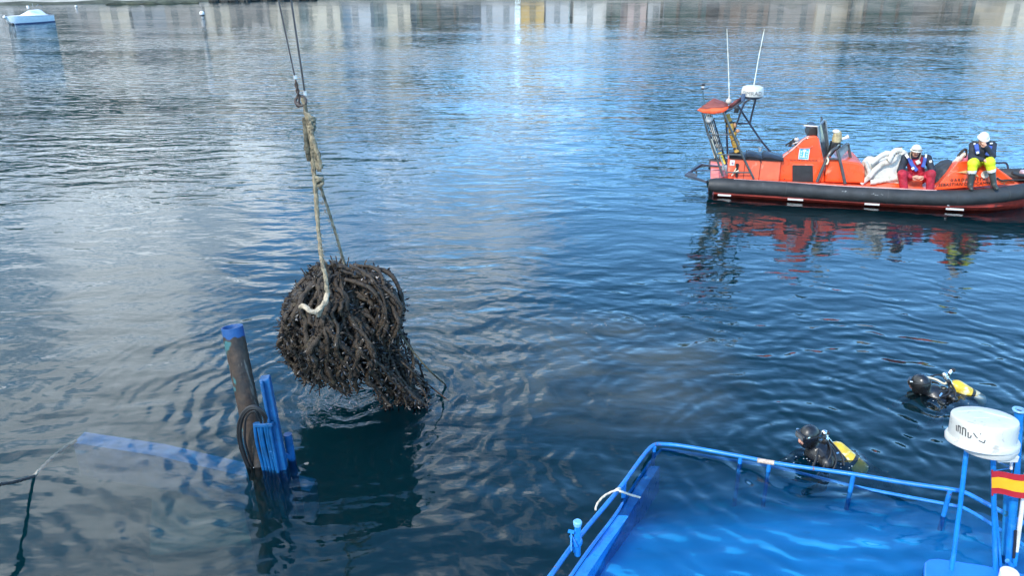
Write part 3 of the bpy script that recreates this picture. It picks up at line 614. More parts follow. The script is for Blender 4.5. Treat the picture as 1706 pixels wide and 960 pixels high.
bc = on_bow(1641, 290.5, .002); m = MB(); m.lathe([(.085, 0), (.085, .006)], bc, (0, -1, .15), 20); bd = m.build('round_badge', mat('badge cream', (.66, .55, .45), .5), bow, smooth=False)
m = MB()
for a in range(10): m.box(bc+np.array([.055*cos(a*.63), -.008, .055*sin(a*.63)]), (.018, .006, .018))
m.lathe([(.034, .006), (.034, .010)], bc, (0, -1, .15), 14); m.build('badge_ring', mat('badge grey', (.35, .33, .30), .5), bd, smooth=False)
m = MB(); m.tube(smoothpath([bl(1644, 271, .9), bl(1664, 271.5, 1.0), bl(1674, 271, 1.0), bl(1678.5, 275, 1.0), bl(1679.5, 281, .95)], 4), .024, 8); m.build('bow_rail', STEEL, boat)
m = MB(); m.tube(smoothpath([bl(1661, 296, .62), bl(1668, 300.5, .60), bl(1680, 300, .62), bl(1694, 300, .66), bl(1712, 299.5, .8)], 4), .02, 6); m.build('bow_line', ROPED, boat)
m = MB(); m.tube(smoothpath([bl(1686, 288, .8), bl(1700, 292, .85), bl(1716, 293, .95)], 4), .04, 8); m.build('bow_fender', RUBBER, boat)
m = MB()
for q in ((1668, 304), (1672, 306), (1675, 303), (1671, 302)): m.tube([on_bow(q[0], q[1], .01), on_bow(q[0]+2, q[1]-2.5, .012)], .012, 5)
m.build('bow_shackle', mat('tarnished brass', (.35, .22, .10), .5), bow)
m = MB(); m.box((7.28, 1.0, .70), (.5, .9, .12)); m.build('bow_pad', mat('pale pink pad', (.55, .38, .40), .6), boat, bevel=.04)
# stern mast: two side frames, braces, radar gantry
def tb(mb, pts, y, r): mb.tube([bl(a, b, y if np.isscalar(y) else y[i]) for i, (a, b) in enumerate(pts)], r, 8)
m = MB(); N_, F_ = .34, 1.75
tb(m, [(1170, 186), (1180, 224), (1204, 293)], N_, .024); tb(m, [(1205, 186), (1235, 255), (1256, 298)], N_, .026)
tb(m, [(1177, 224), (1222, 224.5)], N_, .018); tb(m, [(1194, 257), (1236, 258)], N_, .018); tb(m, [(1208, 287), (1252, 287.5)], N_, .018)
m.build('mast_frame', mat('grey green tube', (.055, .065, .068), .4, wear=(.14, .14, .13), wamt=.4, wscale=9), boat)
m = MB(); tb(m, [(1188, 196), (1205, 255), (1213, 284)], F_, .024); tb(m, [(1210, 190), (1211, 225), (1212, 258)], F_, .026); tb(m, [(1170, 188), (1178, 220), (1192, 240)], F_-.4, .02); m.build('mast_frame', STEEL, boat)
m = MB()
tb(m, [(1252, 163), (1241, 170), (1236, 181), (1221, 224), (1225, 230)], .8, .024); tb(m, [(1260, 160), (1249, 206)], 1.1, .024)
tb(m, [(1229, 175), (1249, 206), (1268, 234), (1286, 256)], 1.2, .024); tb(m, [(1220, 204.5), (1250, 206)], 1.15, .02); tb(m, [(1233, 232.5), (1268, 234)], 1.15, .02)
m.build('radar_gantry', STEEL, boat)
rc = bl(1253, 159, 1.0); rc[2] -= .0
m = MB(); m.lathe([(.20, -.02), (.255, .0), (.262, .04), (.255, .15), (.235, .20), (.17, .228), (.05, .236)], rc, n=28); rd = m.build('radar_dome', WHITER, boat)
m = MB(); m.lathe([(.15, -.07), (.235, -.035), (.235, -.012), (.20, -.01)], rc, n=24); m.build('radar_base', STEEL, rd)
m = MB(); TW = MB(); text(TW, 'SIMRAD', .135, (0, 0, 0), (1, 0, 0), (0, 0, 1), ext=.0, align='CENTER', space=1.02)
va = atan2(-rc[1]-1.0, -.0); vdir = np.array([EX @ (CP-BO), EY @ (CP-BO)]) - rc[:2]; va = atan2(vdir[1], vdir[0])
m.raw([(rc[0]+.266*cos(va+v[0]/.26), rc[1]+.266*sin(va+v[0]/.26), rc[2]+.075+v[2]) for v in TW.v], TW.f); m.build('lettering', LINKG, rd, smooth=False)
for pts, nm in ([((1215, 163), (1213.5, 110), (1211, 48)), 0], [((1256, 142), (1264, 95), (1273.5, 48)), 0]):
    m = MB(); q = [bl(a, b, 1.0) for a, b in pts]; m.tube(q, [.014, .012, .008], 6); m.build('whip_antenna', mat('pale fibreglass', (.66, .70, .62), .5), boat)
m = MB(); q = bl(1214, 169, 1.0); m.ell(q, (.07, .06, .075)); m.tube([q, bl(1215, 161, 1.0)], .025, 8); m.build('antenna_mount', mat('mount grey', (.45, .42, .38), .6), boat)
m = MB(); tb(m, [(1171, 150), (1171.5, 160), (1175, 178)], .7, .018); m.build('light_pole', mat('teal grey tube', (.05, .12, .16), .4), boat)
q = bl(1171, 149, .7); m = MB(); m.lathe([(.03, 0), (.045, .01), (.045, .035), (.04, .04)], q, n=12); m.lathe([(.035, .085), (.048, .09), (.048, .12), (.02, .135)], q, n=12); m.bar(bl(1175, 148.5, .7), bl(1181, 145, .7), .02, .02); lp = m.build('navigation_light', BLACK, boat)
m = MB(); m.lathe([(.038, .035), (.038, .09)], q, n=12); m.build('light_lens', mat('lens glass', (.55, .56, .55), .15), lp)
# sagging orange awning over the mast
m = MB()
Cf = [bl(*q, .30) for q in ((1161.5, 183), (1173, 188), (1190, 189.5), (1205, 187), (1213, 181))]
Cm = [bl(*q, .34) for q in ((1166, 180), (1176, 181), (1189, 179), (1204, 178.5), (1213.5, 176))]
Cp = [bl(*q, 1.0) for q in ((1172, 175), (1181, 168.5), (1189.5, 163), (1202, 167.5), (1212, 171))]
Cb = [bl(*q, 1.6) for q in ((1180, 176), (1186, 171), (1191, 166), (1203, 169), (1213, 172))]
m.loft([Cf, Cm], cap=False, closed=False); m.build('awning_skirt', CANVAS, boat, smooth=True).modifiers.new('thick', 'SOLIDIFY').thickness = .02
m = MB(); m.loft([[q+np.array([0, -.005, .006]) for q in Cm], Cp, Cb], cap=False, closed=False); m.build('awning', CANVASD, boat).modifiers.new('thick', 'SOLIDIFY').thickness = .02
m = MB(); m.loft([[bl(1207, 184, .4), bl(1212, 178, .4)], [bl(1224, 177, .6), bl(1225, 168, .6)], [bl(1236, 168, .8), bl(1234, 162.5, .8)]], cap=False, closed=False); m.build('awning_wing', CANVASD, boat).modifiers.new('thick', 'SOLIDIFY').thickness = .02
m = MB(); m.tube([bl(1208, 187, .42), bl(1224, 178, .6), bl(1240, 166, .85)], .025, 8); m.build('awning_spar', SB, boat)
m = MB(); m.tube([bl(1237, 168, .8), bl(1239, 156, .8)], .05, 8); m.build('spar_cap', mat('blue grey cap', (.06, .10, .18), .5), boat)
m = MB(); m.box(bl(1227, 183.5, .9), (.11, .08, .12)); m.build('deck_lamp', BLACK, boat, bevel=.01)
# things lashed on the mast
def lumpy(path, r0, jit, seed, va=.3):
    g = np.random.default_rng(seed); P = smoothpath(path, 5); return P + g.normal(size=P.shape)*jit, r0*(1+g.uniform(-va, va, len(P)))
P_, R_ = lumpy([bl(1211, 192, .8), bl(1217, 212, .75), bl(1223, 232, .7), bl(1229, 254, .6)], .075, .008, 4)
m = MB(); m.tube(P_, R_, 10); st = m.build('folded_stretcher', BRASS, boat)
m = MB()
for i in (3, 7, 10, 13): m.tube([P_[i], P_[i]+(P_[i+1]-P_[i])*.6], R_[i]*1.12, 10)
m.build('stretcher_strap', BLACK, st)
m = MB(); m.ell(bl(1229, 218, .75), (.05, .05, .05)); m.ell(bl(1224, 209, .75), (.04, .05, .06)); m.build('tan_float', mat('tan float', (.40, .20, .10), .7), st)
P_, R_ = lumpy([bl(1181, 192, .7), bl(1184, 203, .7), bl(1188, 216, .68), (bl(1194, 232, .66)), bl(1199, 250, .64)], .05, .010, 5); R_[:8] *= 1.5
m = MB(); m.tube(P_, R_, 8); m.build('crumpled_sheet', mat('grey white sheet', (.50, .50, .47), .8, var=.4, vscale=16, wear=(.10, .10, .10), wamt=.40, wscale=12), boat)
m = MB(); m.ell(bl(1181, 199, .6), (.085, .08, .085)); m.build('white_float', WHITE, boat)
m = MB(); m.tube([bl(1184, 232, .5), bl(1190, 252, .5), bl(1193, 262, .5)], .042, 10); m.build('pole_fender', CREAM, boat)
m = MB(); m.tube([bl(1192.5, 262, .5), bl(1194, 265, .5)], .044, 10); m.build('fender_cap', BLACK, boat)
m = MB(); m.tube([bl(1199, 254, .5), bl(1206, 273, .5)], .05, 10); m.build('yellow_float_tube', mat('yellow tube', (.62, .46, .06), .5, wear=(.2, .15, .05), wamt=.4, wscale=9), boat)
m = MB(); m.box(bl(1207, 279, .5), (.12, .1, .12)); m.tube([bl(1198, 256, .45), bl(1212, 292, .45)], .022, 6); m.build('mast_clamp', GREYM, boat, bevel=.01)
m = MB()
for s_i in range(4):
    m.tube(smoothpath([bl(1174+s_i*3, 190, .6), bl(1180+s_i*4, 212+s_i*3, .55), bl(1187+s_i*3, 232, .55), bl(1200+s_i*2, 262, .5)], 4), .009, 5)
m.build('cable_run', BLACK, boat)
# swim platform bracket at the stern
SG = mat('bluish steel plate', (.05, .065, .09), .35, metal=.2, var=.3)
b0, b1, b2, b3 = bl(1142, 292, 1.0), bl(1168, 274.5, 1.6), bl(1206, 279, 1.6), bl(1178, 303, .6)
m = MB(); m.bar(b3, b0, .06, .05, side=(0, 0, 1)); m.bar(b0, b1, .06, .05, side=(0, 0, 1)); m.bar(b1, b2, .06, .05, side=(0, 0, 1)); m.bar(bl(1154, 284.5, 1.25), bl(1206, 283.5, 1.25), .03, .03, side=(0, 0, 1)); sb_ = m.build('stern_bracket', SG, boat, smooth=False)
m = MB(); m.prism([b0+[.04, 0, .02], bl(1151, 288, 1.05), bl(1162, 292, .9), bl(1160, 296, .85)], (0, .02, .02)); m.build('bracket_plate', SG, sb_, smooth=False)
m = MB(); m.bar(bl(1159, 285, 1.2), bl(1161, 288, 1.2), .04, .03); m.build('bracket_pin', SG, sb_, smooth=False)
m = MB(); m.prism([(.12, .45, .36), (.42, .45, .36), (.42, .45, .44), (.36, .45, .44)], (0, .9, 0)); m.build('transom', HULLRED, boat, smooth=False)

# loose things lying in the boat
ob = bl(1527, 305, .75)
m = MB(); m.hexa([(3.45, .6, .38), (4.35, .55, .38), (4.35, 1.5, .38), (3.45, 1.5, .38), (3.5, .65, .46), (4.3, .6, .46), (4.3, 1.45, .46), (3.5, 1.45, .46)])
m.build('deck_step', ORANGE, boat, bevel=.02)
m = MB(); m.box((4.62, .95, .43), (.42, .5, .24)); m.build('thwart', mat('dark orange locker', (.42, .07, .03), .5), boat, bevel=.02)
sk = thing('sack', 'slumped white cloth sack with rolled edges left of the crouching red trousered person', 'sack', bl(1468, 305, .85), boat=True)
prm = [(0, 'e', bl(1455, 286, .95), (.30, .30, .28)), (0, 'e', bl(1476, 284, 1.0), (.36, .32, .32)), (0, 'e', bl(1495, 268, 1.05), (.22, .25, .30)), (0, 'e', bl(1485, 296, .85), (.40, .25, .18)), (0, 'e', bl(1450, 272, .9), (.17, .22, .17))]
m = MB(); sdf_mesh(m, prm, .025, .10)
o = m.build('bag', SACK, sk); dm = o.modifiers.new('folds', 'DISPLACE'); tx = bpy.data.textures.new('folds', 'CLOUDS'); tx.noise_scale = .2; tx.noise_depth = 3; dm.texture = tx; dm.strength = .075; dm.mid_level = .5
for q in ([(1434, 306), (1445, 297), (1458, 283), (1472, 272), (1487, 268), (1493, 258), (1493, 252)], [(1452, 272), (1463, 263), (1475, 256), (1482, 256)], [(1481, 268), (1484, 261), (1490, 252), (1502, 250)], [(1450, 304), (1470, 300), (1488, 297), (1502, 296)], [(1441, 267), (1446, 280), (1448, 292)]):
    yy = .56; m = MB(); P_, R_ = lumpy([bl(a, b, yy+.02*i) for i, (a, b) in enumerate(q)], .062, .003, len(q), .10); m.tube(P_, R_*(.75 if len(q) == 3 else 1), 10); m.build('rolled_edge', SACK, sk)
hb = thing('holdall', 'dark navy holdall slumped between the two seated people', 'bag', bl(1572, 310, .9), boat=True)
m = MB(); sdf_mesh(m, [(0, 'e', bl(1570, 292, 1.0), (.26, .3, .30)), (0, 'e', bl(1578, 280, 1.05), (.20, .25, .20)), (0, 'e', bl(1562, 302, .9), (.2, .2, .2))], .025, .08)
o = m.build('bag', NAVYB, hb); dm = o.modifiers.new('folds', 'DISPLACE'); dm.texture = tx; dm.strength = .07
m = MB(); m.tube(smoothpath([bl(1590, 272, 1.0), bl(1597, 259, 1.0), bl(1606, 249, 1.0), bl(1610, 251, 1.0), bl(1608, 262, 1.0)], 4), .028, 8); m.build('strap', BLACK, hb)
lj = thing('folded_jacket', 'pale crumpled jacket heaped on the bow deck behind the yellow trousers', 'jacket', bl(1597, 275, 1.0), boat=True)
m = MB(); P_, R_ = lumpy([bl(1585, 283, .8), bl(1592, 272, .9), bl(1600, 262, 1.0), bl(1608, 256, 1.05)], .06, .015, 9); m.tube(P_, R_, 9); m.build('sleeve', SACK, lj)
m = MB(); m.ell(bl(1607, 264, 1.1), (.10, .12, .12)); m.build('lining', PINK, lj)

# ------------------------------------------------------------------ the two people on the boat
def hand(pr, wrist, tip, up, mi, spread=1.0, curl=.5, L=.18, flip=1):
    """palm, four fingers of unequal length with a knuckle bend, and a thumb from the side of the palm"""
    w_ = np.array(wrist, float); t = np.array(tip, float)-w_; t /= np.linalg.norm(t); u = np.array(up, float); u -= t*(u @ t); u /= np.linalg.norm(u); s_ = np.cross(t, u)
    pr.append((mi, 'c', w_, w_+t*L*.42, .026, .034))
    for k, ln in enumerate((.42, .48, .45, .36)):
        a = w_+t*L*.46+s_*(k-1.5)*.020*spread; b = a+t*L*ln*.5-u*.012*curl*2; c_ = b+t*L*ln*.5*(1-curl*.8)-u*.05*curl
        pr += [(mi, 'c', a, b, .0115, .0105), (mi, 'c', b, c_, .0105, .0085)]
    a = w_+t*L*.15+s_*.030*flip; b = a+t*.035+s_*.030*flip-u*.012; pr += [(mi, 'c', a, b, .0125, .0115), (mi, 'c', b, b+t*.035-u*.012, .0115, .009)]
def head_prims(c, f, mi, mb_):
    """c centre, f facing (unit); face features in the same skin"""
    f = np.array(f, float); f /= np.linalg.norm(f); s_ = np.cross(f, (0, 0, 1)); s_ /= np.linalg.norm(s_); u = np.cross(s_, f)
    R = np.stack([s_, f, u], 1); c = np.array(c, float)
    P = lambda a, b, d: c + s_*a + f*b + u*d
    return [(mi, 'e', c, (.078, .098, .105), R), (mi, 'e', P(0, .035, -.075), (.056, .060, .055), R), (mi, 'c', P(0, .09, .012), P(0, .116, -.022), .010, .016),
            (mi, 'e', P(-.078, -.005, -.01), (.012, .022, .030), R), (mi, 'e', P(.078, -.005, -.01), (.012, .022, .030), R),
            (2 if mb_ else mi, 'e', P(0, .088, -.060), (.026, .012, .008), R), (3, 'e', P(-.030, .086, .018), (.013, .010, .008), R), (3, 'e', P(.030, .086, .018), (.013, .010, .008), R)], P, R
def helmet(parent, P, R, c, goggles=False):
    m = MB(); m.ell((0, 0, 0), 1, 22, 14); V = []
    for q in m.v:
        q = np.array(q); z = max(q[2], -.12); V.append(np.array(c) + R @ (np.array([q[0]*.112, q[1]*.128, z*.125]) + np.array([0, 0, .035])))
    m.v = [tuple(q) for q in V]; h = m.build('helmet', mat('white helmet shell', (.60, .59, .55), .38, var=.05), parent)
    m = MB(); m.tube([P(.117*sin(t), .132*cos(t)+.008*max(0, cos(t)), .030) for t in np.linspace(0, 2*pi, 28, endpoint=False)], .012, 6, closed=True); m.build('helmet_rim', mat('helmet rim', (.62, .61, .56), .5), h)
    ang = np.linspace(-.9, .9, 11); m = MB()
    m.loft([[P(.116*sin(t), .130*cos(t), .034), P((.122+.0*cos(t))*sin(t), .136*cos(t)+.038*cos(t)**2, .026), P(.122*sin(t), .136*cos(t)+.036*cos(t)**2, .018), P(.116*sin(t), .130*cos(t), .024)] for t in ang]); m.build('helmet_peak', mat('helmet rim', (.62, .61, .56), .5), h)
    if goggles:
        m = MB(); ang = np.linspace(-1.05, 1.05, 13); m.loft([[P(.120*sin(t), .136*cos(t), .078) for t in ang], [P(.132*sin(t), .150*cos(t), .070) for t in ang], [P(.132*sin(t), .150*cos(t), .040) for t in ang], [P(.120*sin(t), .138*cos(t), .034) for t in ang]], cap=False, closed=False)
        g = m.build('goggles', mat('tan goggle frame', (.36, .32, .25), .5), h)
        for sg in (-1, 1):
            m = MB(); ang = np.linspace(sg*.12, sg*.78, 7); m.loft([[P(.1345*sin(t), .153*cos(t), .067) for t in ang], [P(.1345*sin(t), .153*cos(t), .043) for t in ang]], cap=False, closed=False); m.build('lens', mat('goggle lens', (.14, .13, .12), .1), g)
PM1 = [REDC, SKIN, LIPS, BEARD, NAVY, BOOT]
# first person, crouched on the thwart with clasped hands
hd = bl(1526, 252, .66); hips = bl(1527, 296, .92); sh_l = bl(1508, 263, .86); sh_r = bl(1545, 264, .86)
el_l = bl(1500, 285, .70); el_r = bl(1553, 284, .70); wr_l = bl(1518, 295.5, .48); wr_r = bl(1540, 295, .48)
kn_l = bl(1503, 290, .46); kn_r = bl(1551, 290, .46); an_l = bl(1507, 318, .42); an_r = bl(1549, 318, .42)
p1 = thing('person', 'seated person in red overalls and white helmet with goggles, hands clasped', 'person', bl(1527, 315, .75), boat=True)
hpr, P, R = head_prims(hd, (-.05, -1, -.06), 1, True)
chest = (sh_l+sh_r)/2; z = np.array
pr = [(0, 'c', hips+z([0, 0, .02]), chest+z([0, -.01, -.10]), .175, .185), (4, 'c', sh_l, sh_r, .085, .085), (4, 'c', chest+z([0, .02, .02]), hd+z([0, .05, -.10]), .08, .065),
      (4, 'c', sh_l, el_l, .092, .072), (4, 'c', el_l, el_l+(wr_l-el_l)*.62, .072, .056), (0, 'c', el_l+(wr_l-el_l)*.62, wr_l, .056, .046),
      (4, 'c', sh_r, el_r, .092, .072), (4, 'c', el_r, el_r+(wr_r-el_r)*.62, .072, .056), (0, 'c', el_r+(wr_r-el_r)*.62, wr_r, .056, .046),
      (0, 'c', hips+z([-.10, 0, -.02]), kn_l, .125, .098), (0, 'c', hips+z([.10, 0, -.02]), kn_r, .125, .098), (0, 'c', kn_l, an_l, .096, .082), (0, 'c', kn_r, an_r, .096, .082),
      (5, 'c', an_l+z([0, .0, -.02]), an_l+z([0, -.10, -.06]), .06, .045), (5, 'c', an_r+z([0, 0, -.02]), an_r+z([0, -.10, -.06]), .06, .045)] + hpr
m = MB(); sdf_mesh(m, pr, .0125, .03)
hpr = []; hand(hpr, wr_l, bl(1532, 294, .42), (0, -1, .5), 1, .95, .5, flip=1); hand(hpr, wr_r, bl(1522, 296, .40), (0, -1, .6), 1, .95, .6, flip=-1); sdf_mesh(m, hpr, .006, .008)
m.build('body', PM1, p1); helmet(p1, P, R, hd, True)
m = MB(); m.tube([P(.105*sin(t), -.02+.085*cos(t)*(1 if cos(t) < 0 else .2), -.10-.05*cos(t)) for t in np.linspace(0, 2*pi, 20, endpoint=False)], [.04 if 5 < i < 15 else .028 for i in range(20)], 8, closed=True); m.build('hood', NAVY, p1)
for q, nm, mt_, wd in (([(1514, 262), (1519, 274), (1527, 284)], 'harness', BLUEV, .085), ([(1541, 262), (1540, 270), (1537, 278)], 'harness', BLUEV, .075)):
    yy = [sh_l[1]-.15, .66, .62]; pts = [bl(a, b, yy[i]) for i, (a, b) in enumerate(q)]; hv = MB()
    for i in range(2): hv.bar(pts[i], pts[i+1]+(pts[i+1]-pts[i])*.08, wd, .05, side=(1, 0, 0))
    h = hv.build(nm, mt_, p1, bevel=.012)
m = MB(); m.bar(bl(1509, 257, .72), bl(1513, 263, .68), .06, .02); m.bar(bl(1543, 257, .72), bl(1542, 263, .68), .04, .02); m.bar(bl(1520, 279, .60), bl(1522, 282, .60), .06, .02); m.build('reflective_patch', REFL, p1, bevel=.005)
m = MB(); m.bar(bl(1528, 267, .60), bl(1531, 273, .60), .09, .02); m.build('chest_badge', SACK, p1, bevel=.005)
m = MB(); m.bar(bl(1550, 267, .70), bl(1550.5, 271, .70), .06, .02); m.build('sleeve_badge', SACK, p1, bevel=.005)
for sg in (-1, 1):
    m = MB(); m.tube(smoothpath([P(sg*.098, .02, .03), P(sg*.108, .035, -.05), P(sg*.105, .05, -.12), P(sg*.085, .08, -.17)], 4), .014, 8); m.build('hood_edge', mat('tan lining', (.24, .19, .14), .8), p1)

# second person on the bow deck, hand to mouth
hd = bl(1638, 231, .62); hips = bl(1638, 270, .78); sh_l = bl(1622, 242, .70); sh_r = bl(1653, 242, .70)
el_l = bl(1619, 262, .55); wr_l = bl(1637, 266, .34); el_r = bl(1653, 259, .48); wr_r = bl(1644, 245, .42)
kn_l = bl(1621, 272, .33); kn_r = bl(1649, 270, .31); an_l = bl(1617, 307, .30); an_r = bl(1656, 306, .28)
p2 = thing('person', 'person in navy jacket and fluorescent yellow trousers sitting on the bow, hand at mouth', 'person', bl(1638, 290, .6), boat=True)
hpr, P, R = head_prims(hd, (-.02, -1, -.38), 1, False)
chest = (sh_l+sh_r)/2
PM2 = [NAVY, SKIN, LIPS, BEARD, HIVIS, BOOT, REFL]
pr = [(0, 'c', hips+z([0, -.02, .02]), chest+z([0, -.01, -.10]), .165, .18), (0, 'c', sh_l, sh_r, .085, .085), (0, 'c', chest+z([0, .01, .03]), hd+z([0, .05, -.09]), .09, .065),
      (0, 'c', sh_l, el_l, .09, .072), (0, 'c', el_l, wr_l, .072, .048), (0, 'c', sh_r, el_r, .09, .072), (0, 'c', el_r, wr_r, .072, .048),
      (4, 'c', hips+z([-.10, -.02, -.02]), kn_l, .13, .105), (4, 'c', hips+z([.10, -.02, -.02]), kn_r, .13, .105)]
for kn, an in ((kn_l, an_l), (kn_r, an_r)):
    d = an-kn
    pr += [(4, 'c', kn, kn+d*.28, .105, .092), (6, 'c', kn+d*.29, kn+d*.37, .090, .088), (5, 'c', kn+d*.38, an, .078, .056), (5, 'c', an+z([0, .02, -.03]), an+z([.03 if an is an_r else -.01, -.15, -.07]), .058, .042)]
m = MB(); sdf_mesh(m, pr+hpr, .0125, .028)
hpr = []; hand(hpr, wr_l, bl(1652, 271, .22), (0, -.6, 1), 1, 1.25, .25, flip=-1); hand(hpr, wr_r, bl(1637, 236.5, .46), (-.3, -1, .3), 1, .9, .7, flip=-1); sdf_mesh(m, hpr, .006, .008)
m.build('body', PM2, p2); helmet(p2, P, R, hd)
m = MB()
for sg in (-1, 1): m.prism([P(sg*.03, -.02, -.09), P(sg*.15, -.03, -.10), P(sg*.13, .05, -.21), P(sg*.05, .09, -.19)], (0, -.02, .01))
m.build('collar', mat('grey collar', (.06, .065, .065), .8), p2, bevel=.012)
for q in ([(1626, 240), (1628, 250), (1629, 256)], [(1650, 243), (1648, 250), (1644, 259)]):
    pts = [bl(a, b, yy) for (a, b), yy in zip(q, (.52, .46, .44))]; hv = MB(); hv.bar(pts[0], pts[1], .085, .05); hv.bar(pts[1], pts[2], .085, .05); hv.build('harness', BLUEV, p2, bevel=.012)
m = MB(); m.bar(bl(1622, 239.5, .56), bl(1625.5, 240, .55), .04, .02, side=(0, 0, 1)); m.bar(bl(1649, 239, .56), bl(1654, 238.5, .56), .03, .02, side=(0, 0, 1)); m.bar(bl(1628.5, 252.5, .41), bl(1629, 256, .41), .05, .02); m.build('reflective_patch', REFL, p2, bevel=.005)

# ------------------------------------------------------------------ divers
def diver(px, py, label, face, tank_off, tank_dir, head_off, tilt, cap_end):
    b = at(px, py); t = thing('diver', label, 'diver', b)
    Q = lambda x, y, zz: b + np.array([x, y, zz])
    hc = Q(*head_off); f = np.array(face, float); f /= np.linalg.norm(f)
    s_ = np.cross(f, (0, 0, 1)); s_ /= np.linalg.norm(s_); u = np.cross(s_, f); R = np.stack([s_, f, u], 1)
    H = lambda a, c_, d: hc + s_*a + f*c_ + u*d
    pr = [(0, 'e', hc, (.098, .122, .128), R), (0, 'e', H(0, .03, -.09), (.07, .075, .07), R), (0, 'c', H(0, -.02, -.08), Q(.10, 0, .02), .072, .085),
          (0, 'c', Q(.12, -.17, -.02 + tilt), Q(.12, .17, -.02 + tilt), .085, .085), (0, 'c', Q(.10, 0, -.02 + tilt), Q(.55, .02, -.16), .16, .15),
          (0, 'c', Q(.12, -.19, -.03 + tilt), Q(.10, -.21, -.30), .062, .05), (0, 'c', Q(.10, -.21, -.30), Q(.0, -.02, -.52), .05, .04), (0, 'c', Q(.12, .19, -.03 + tilt), Q(-.06, .26, -.20), .062, .05), (0, 'c', Q(-.06, .26, -.20), Q(-.28, .2, -.3), .05, .04),
          (0, 'c', Q(.55, -.05, -.18), Q(.95, -.12, -.42), .10, .075), (0, 'c', Q(.95, -.12, -.42), Q(1.3, -.14, -.62), .075, .05), (0, 'c', Q(.55, .09, -.18), Q(.95, .14, -.42), .10, .075), (0, 'c', Q(.95, .14, -.42), Q(1.3, .16, -.62), .075, .05)]
    pr += [(1, 'e', H(0, .092, -.045), (.040, .034, .040), R), (1, 'c', H(0, .11, .005), H(0, .132, -.03), .010, .014), (2, 'e', H(0, .122, -.060), (.024, .012, .007), R)]
    m = MB(); sdf_mesh(m, pr, .012, .022); m.build('body', [NEOP, SKIN, LIPS], t)
    # mask pushed on the face, with its strap
    m = MB(); m.box(H(0, .112, .025), (.15, .05, .075), R); mk = m.build('mask', NEOP, t, bevel=.015)
    m = MB(); m.box(H(0, .139, .027), (.125, .004, .052), R); m.build('mask_lens', GLASS, mk, smooth=False)
    m = MB(); m.tube([H(.102*sin(a), .126*cos(a), .03) for a in np.linspace(0, 2*pi, 30, endpoint=False)], .009, 6, closed=True); m.build('mask_strap', BLACK, mk)
    m = MB(); m.tube([H(-.09, .07, .05), H(-.10, .10, .055)], .008, 6); m.tube([H(.09, .07, .05), H(.10, .10, .055)], .008, 6); m.build('strap_buckle', CHROME, mk)
    # cylinder, valve and hoses
    d = np.array(tank_dir, float); d /= np.linalg.norm(d); c0 = Q(*tank_off)
    m = MB(); m.lathe([(.022, -.06), (.03, -.045), (.065, -.02), (.088, .02), (.092, .06), (.092, .24), (.092, .36), (.088, .40), (.06, .43)], c0, d, 24); tk = m.build('air_cylinder', TANK, t)
    m = MB(); m.lathe([(.095, .22), (.0955, .262), (.0945, .265)], c0, d, 24); m.build('cylinder_band', BLACK, tk)
    if cap_end: m = MB(); m.lathe([(.094, .27), (.0965, .30), (.0965, .42), (.07, .455)], c0, d, 24); m.build('cylinder_boot', TANKW, tk)
    v0 = c0 - d*.085 + z([-.01, 0, .035]); sd = np.cross(d, (0, 0, 1)); sd /= np.linalg.norm(sd)
    m = MB(); m.tube([c0-d*.04, v0-d*.05], .028, 10); m.tube([v0-d*.03-sd*.085, v0-d*.03+sd*.085], .025, 10); m.ell(v0-d*.06+z([0, 0, .03]), (.040, .034, .040)); vl = m.build('valve', CHROME, t)
    m = MB(); m.lathe([(.02, 0), (.028, .005), (.028, .035), (.02, .04)], v0-d*.03+sd*.07, sd, 10); m.lathe([(.02, 0), (.028, .005), (.028, .035), (.02, .04)], v0-d*.03-sd*.07, -sd, 10); m.ell(v0-d*.03+z([.01, 0, .055]), (.026, .026, .022)); m.build('valve_knob', BLACK, vl)
    return t, H, Q, v0, d, sd, R
t, H, Q, v0, d, sd, R = diver(1350, 757, 'diver in black hood facing left beside the blue railing, yellow cylinder behind', (-1, -.35, -.12), (.28, .04, .075), (.80, -.42, -.60), (-.05, .0, .255), .02, False)
for pts, r in (([v0+z([-.02, -.05, .0]), Q(.16, -.16, .12), Q(.06, -.25, .0), Q(-.02, -.30, -.08)], .011), ([v0+z([-.02, -.05, .0]), Q(.20, -.22, .08), Q(.12, -.33, -.02)], .010), ([v0+z([-.02, .02, .02]), Q(.10, .0, .22), H(.06, .02, -.10), H(.03, .10, -.10)], .011), ([Q(.02, -.12, .14), Q(-.02, -.20, .05), Q(-.08, -.26, -.04)], .013), ([v0, Q(.28, -.14, .10), Q(.30, -.22, .0)], .012)):
    m = MB(); m.tube(smoothpath(pts, 6), r, 8); m.build('hose', BLACK, t)
m = MB(); m.bar(Q(.02, -.10, .12), Q(.10, -.16, .06), .05, .012); m.bar(Q(.0, .08, .12), Q(.12, .10, .08), .05, .012); m.build('harness', BLACK, t, bevel=.004)
m = MB(); m.bar(Q(-.01, -.17, .09), Q(.02, -.15, .075), .016, .01); m.bar(Q(.22, -.16, .115), Q(.25, -.15, .12), .018, .01); m.build('harness_buckle', CHROME, t, smooth=False)
t, H, Q, v0, d, sd, R = diver(1545, 655, 'farther diver seen from behind, black hood and bright yellow cylinder, floating low', (-.75, .62, -.22), (.36, .06, .085), (.86, -.14, -.50), (-.10, .03, .125), -.055, True)
m = MB(); m.tube(smoothpath([H(.07, -.04, .07), Q(.10, .06, .17), Q(.22, .03, .12), v0+z([0, 0, .02])], 6), .014, 8); m.build('hose', CREAM, t)
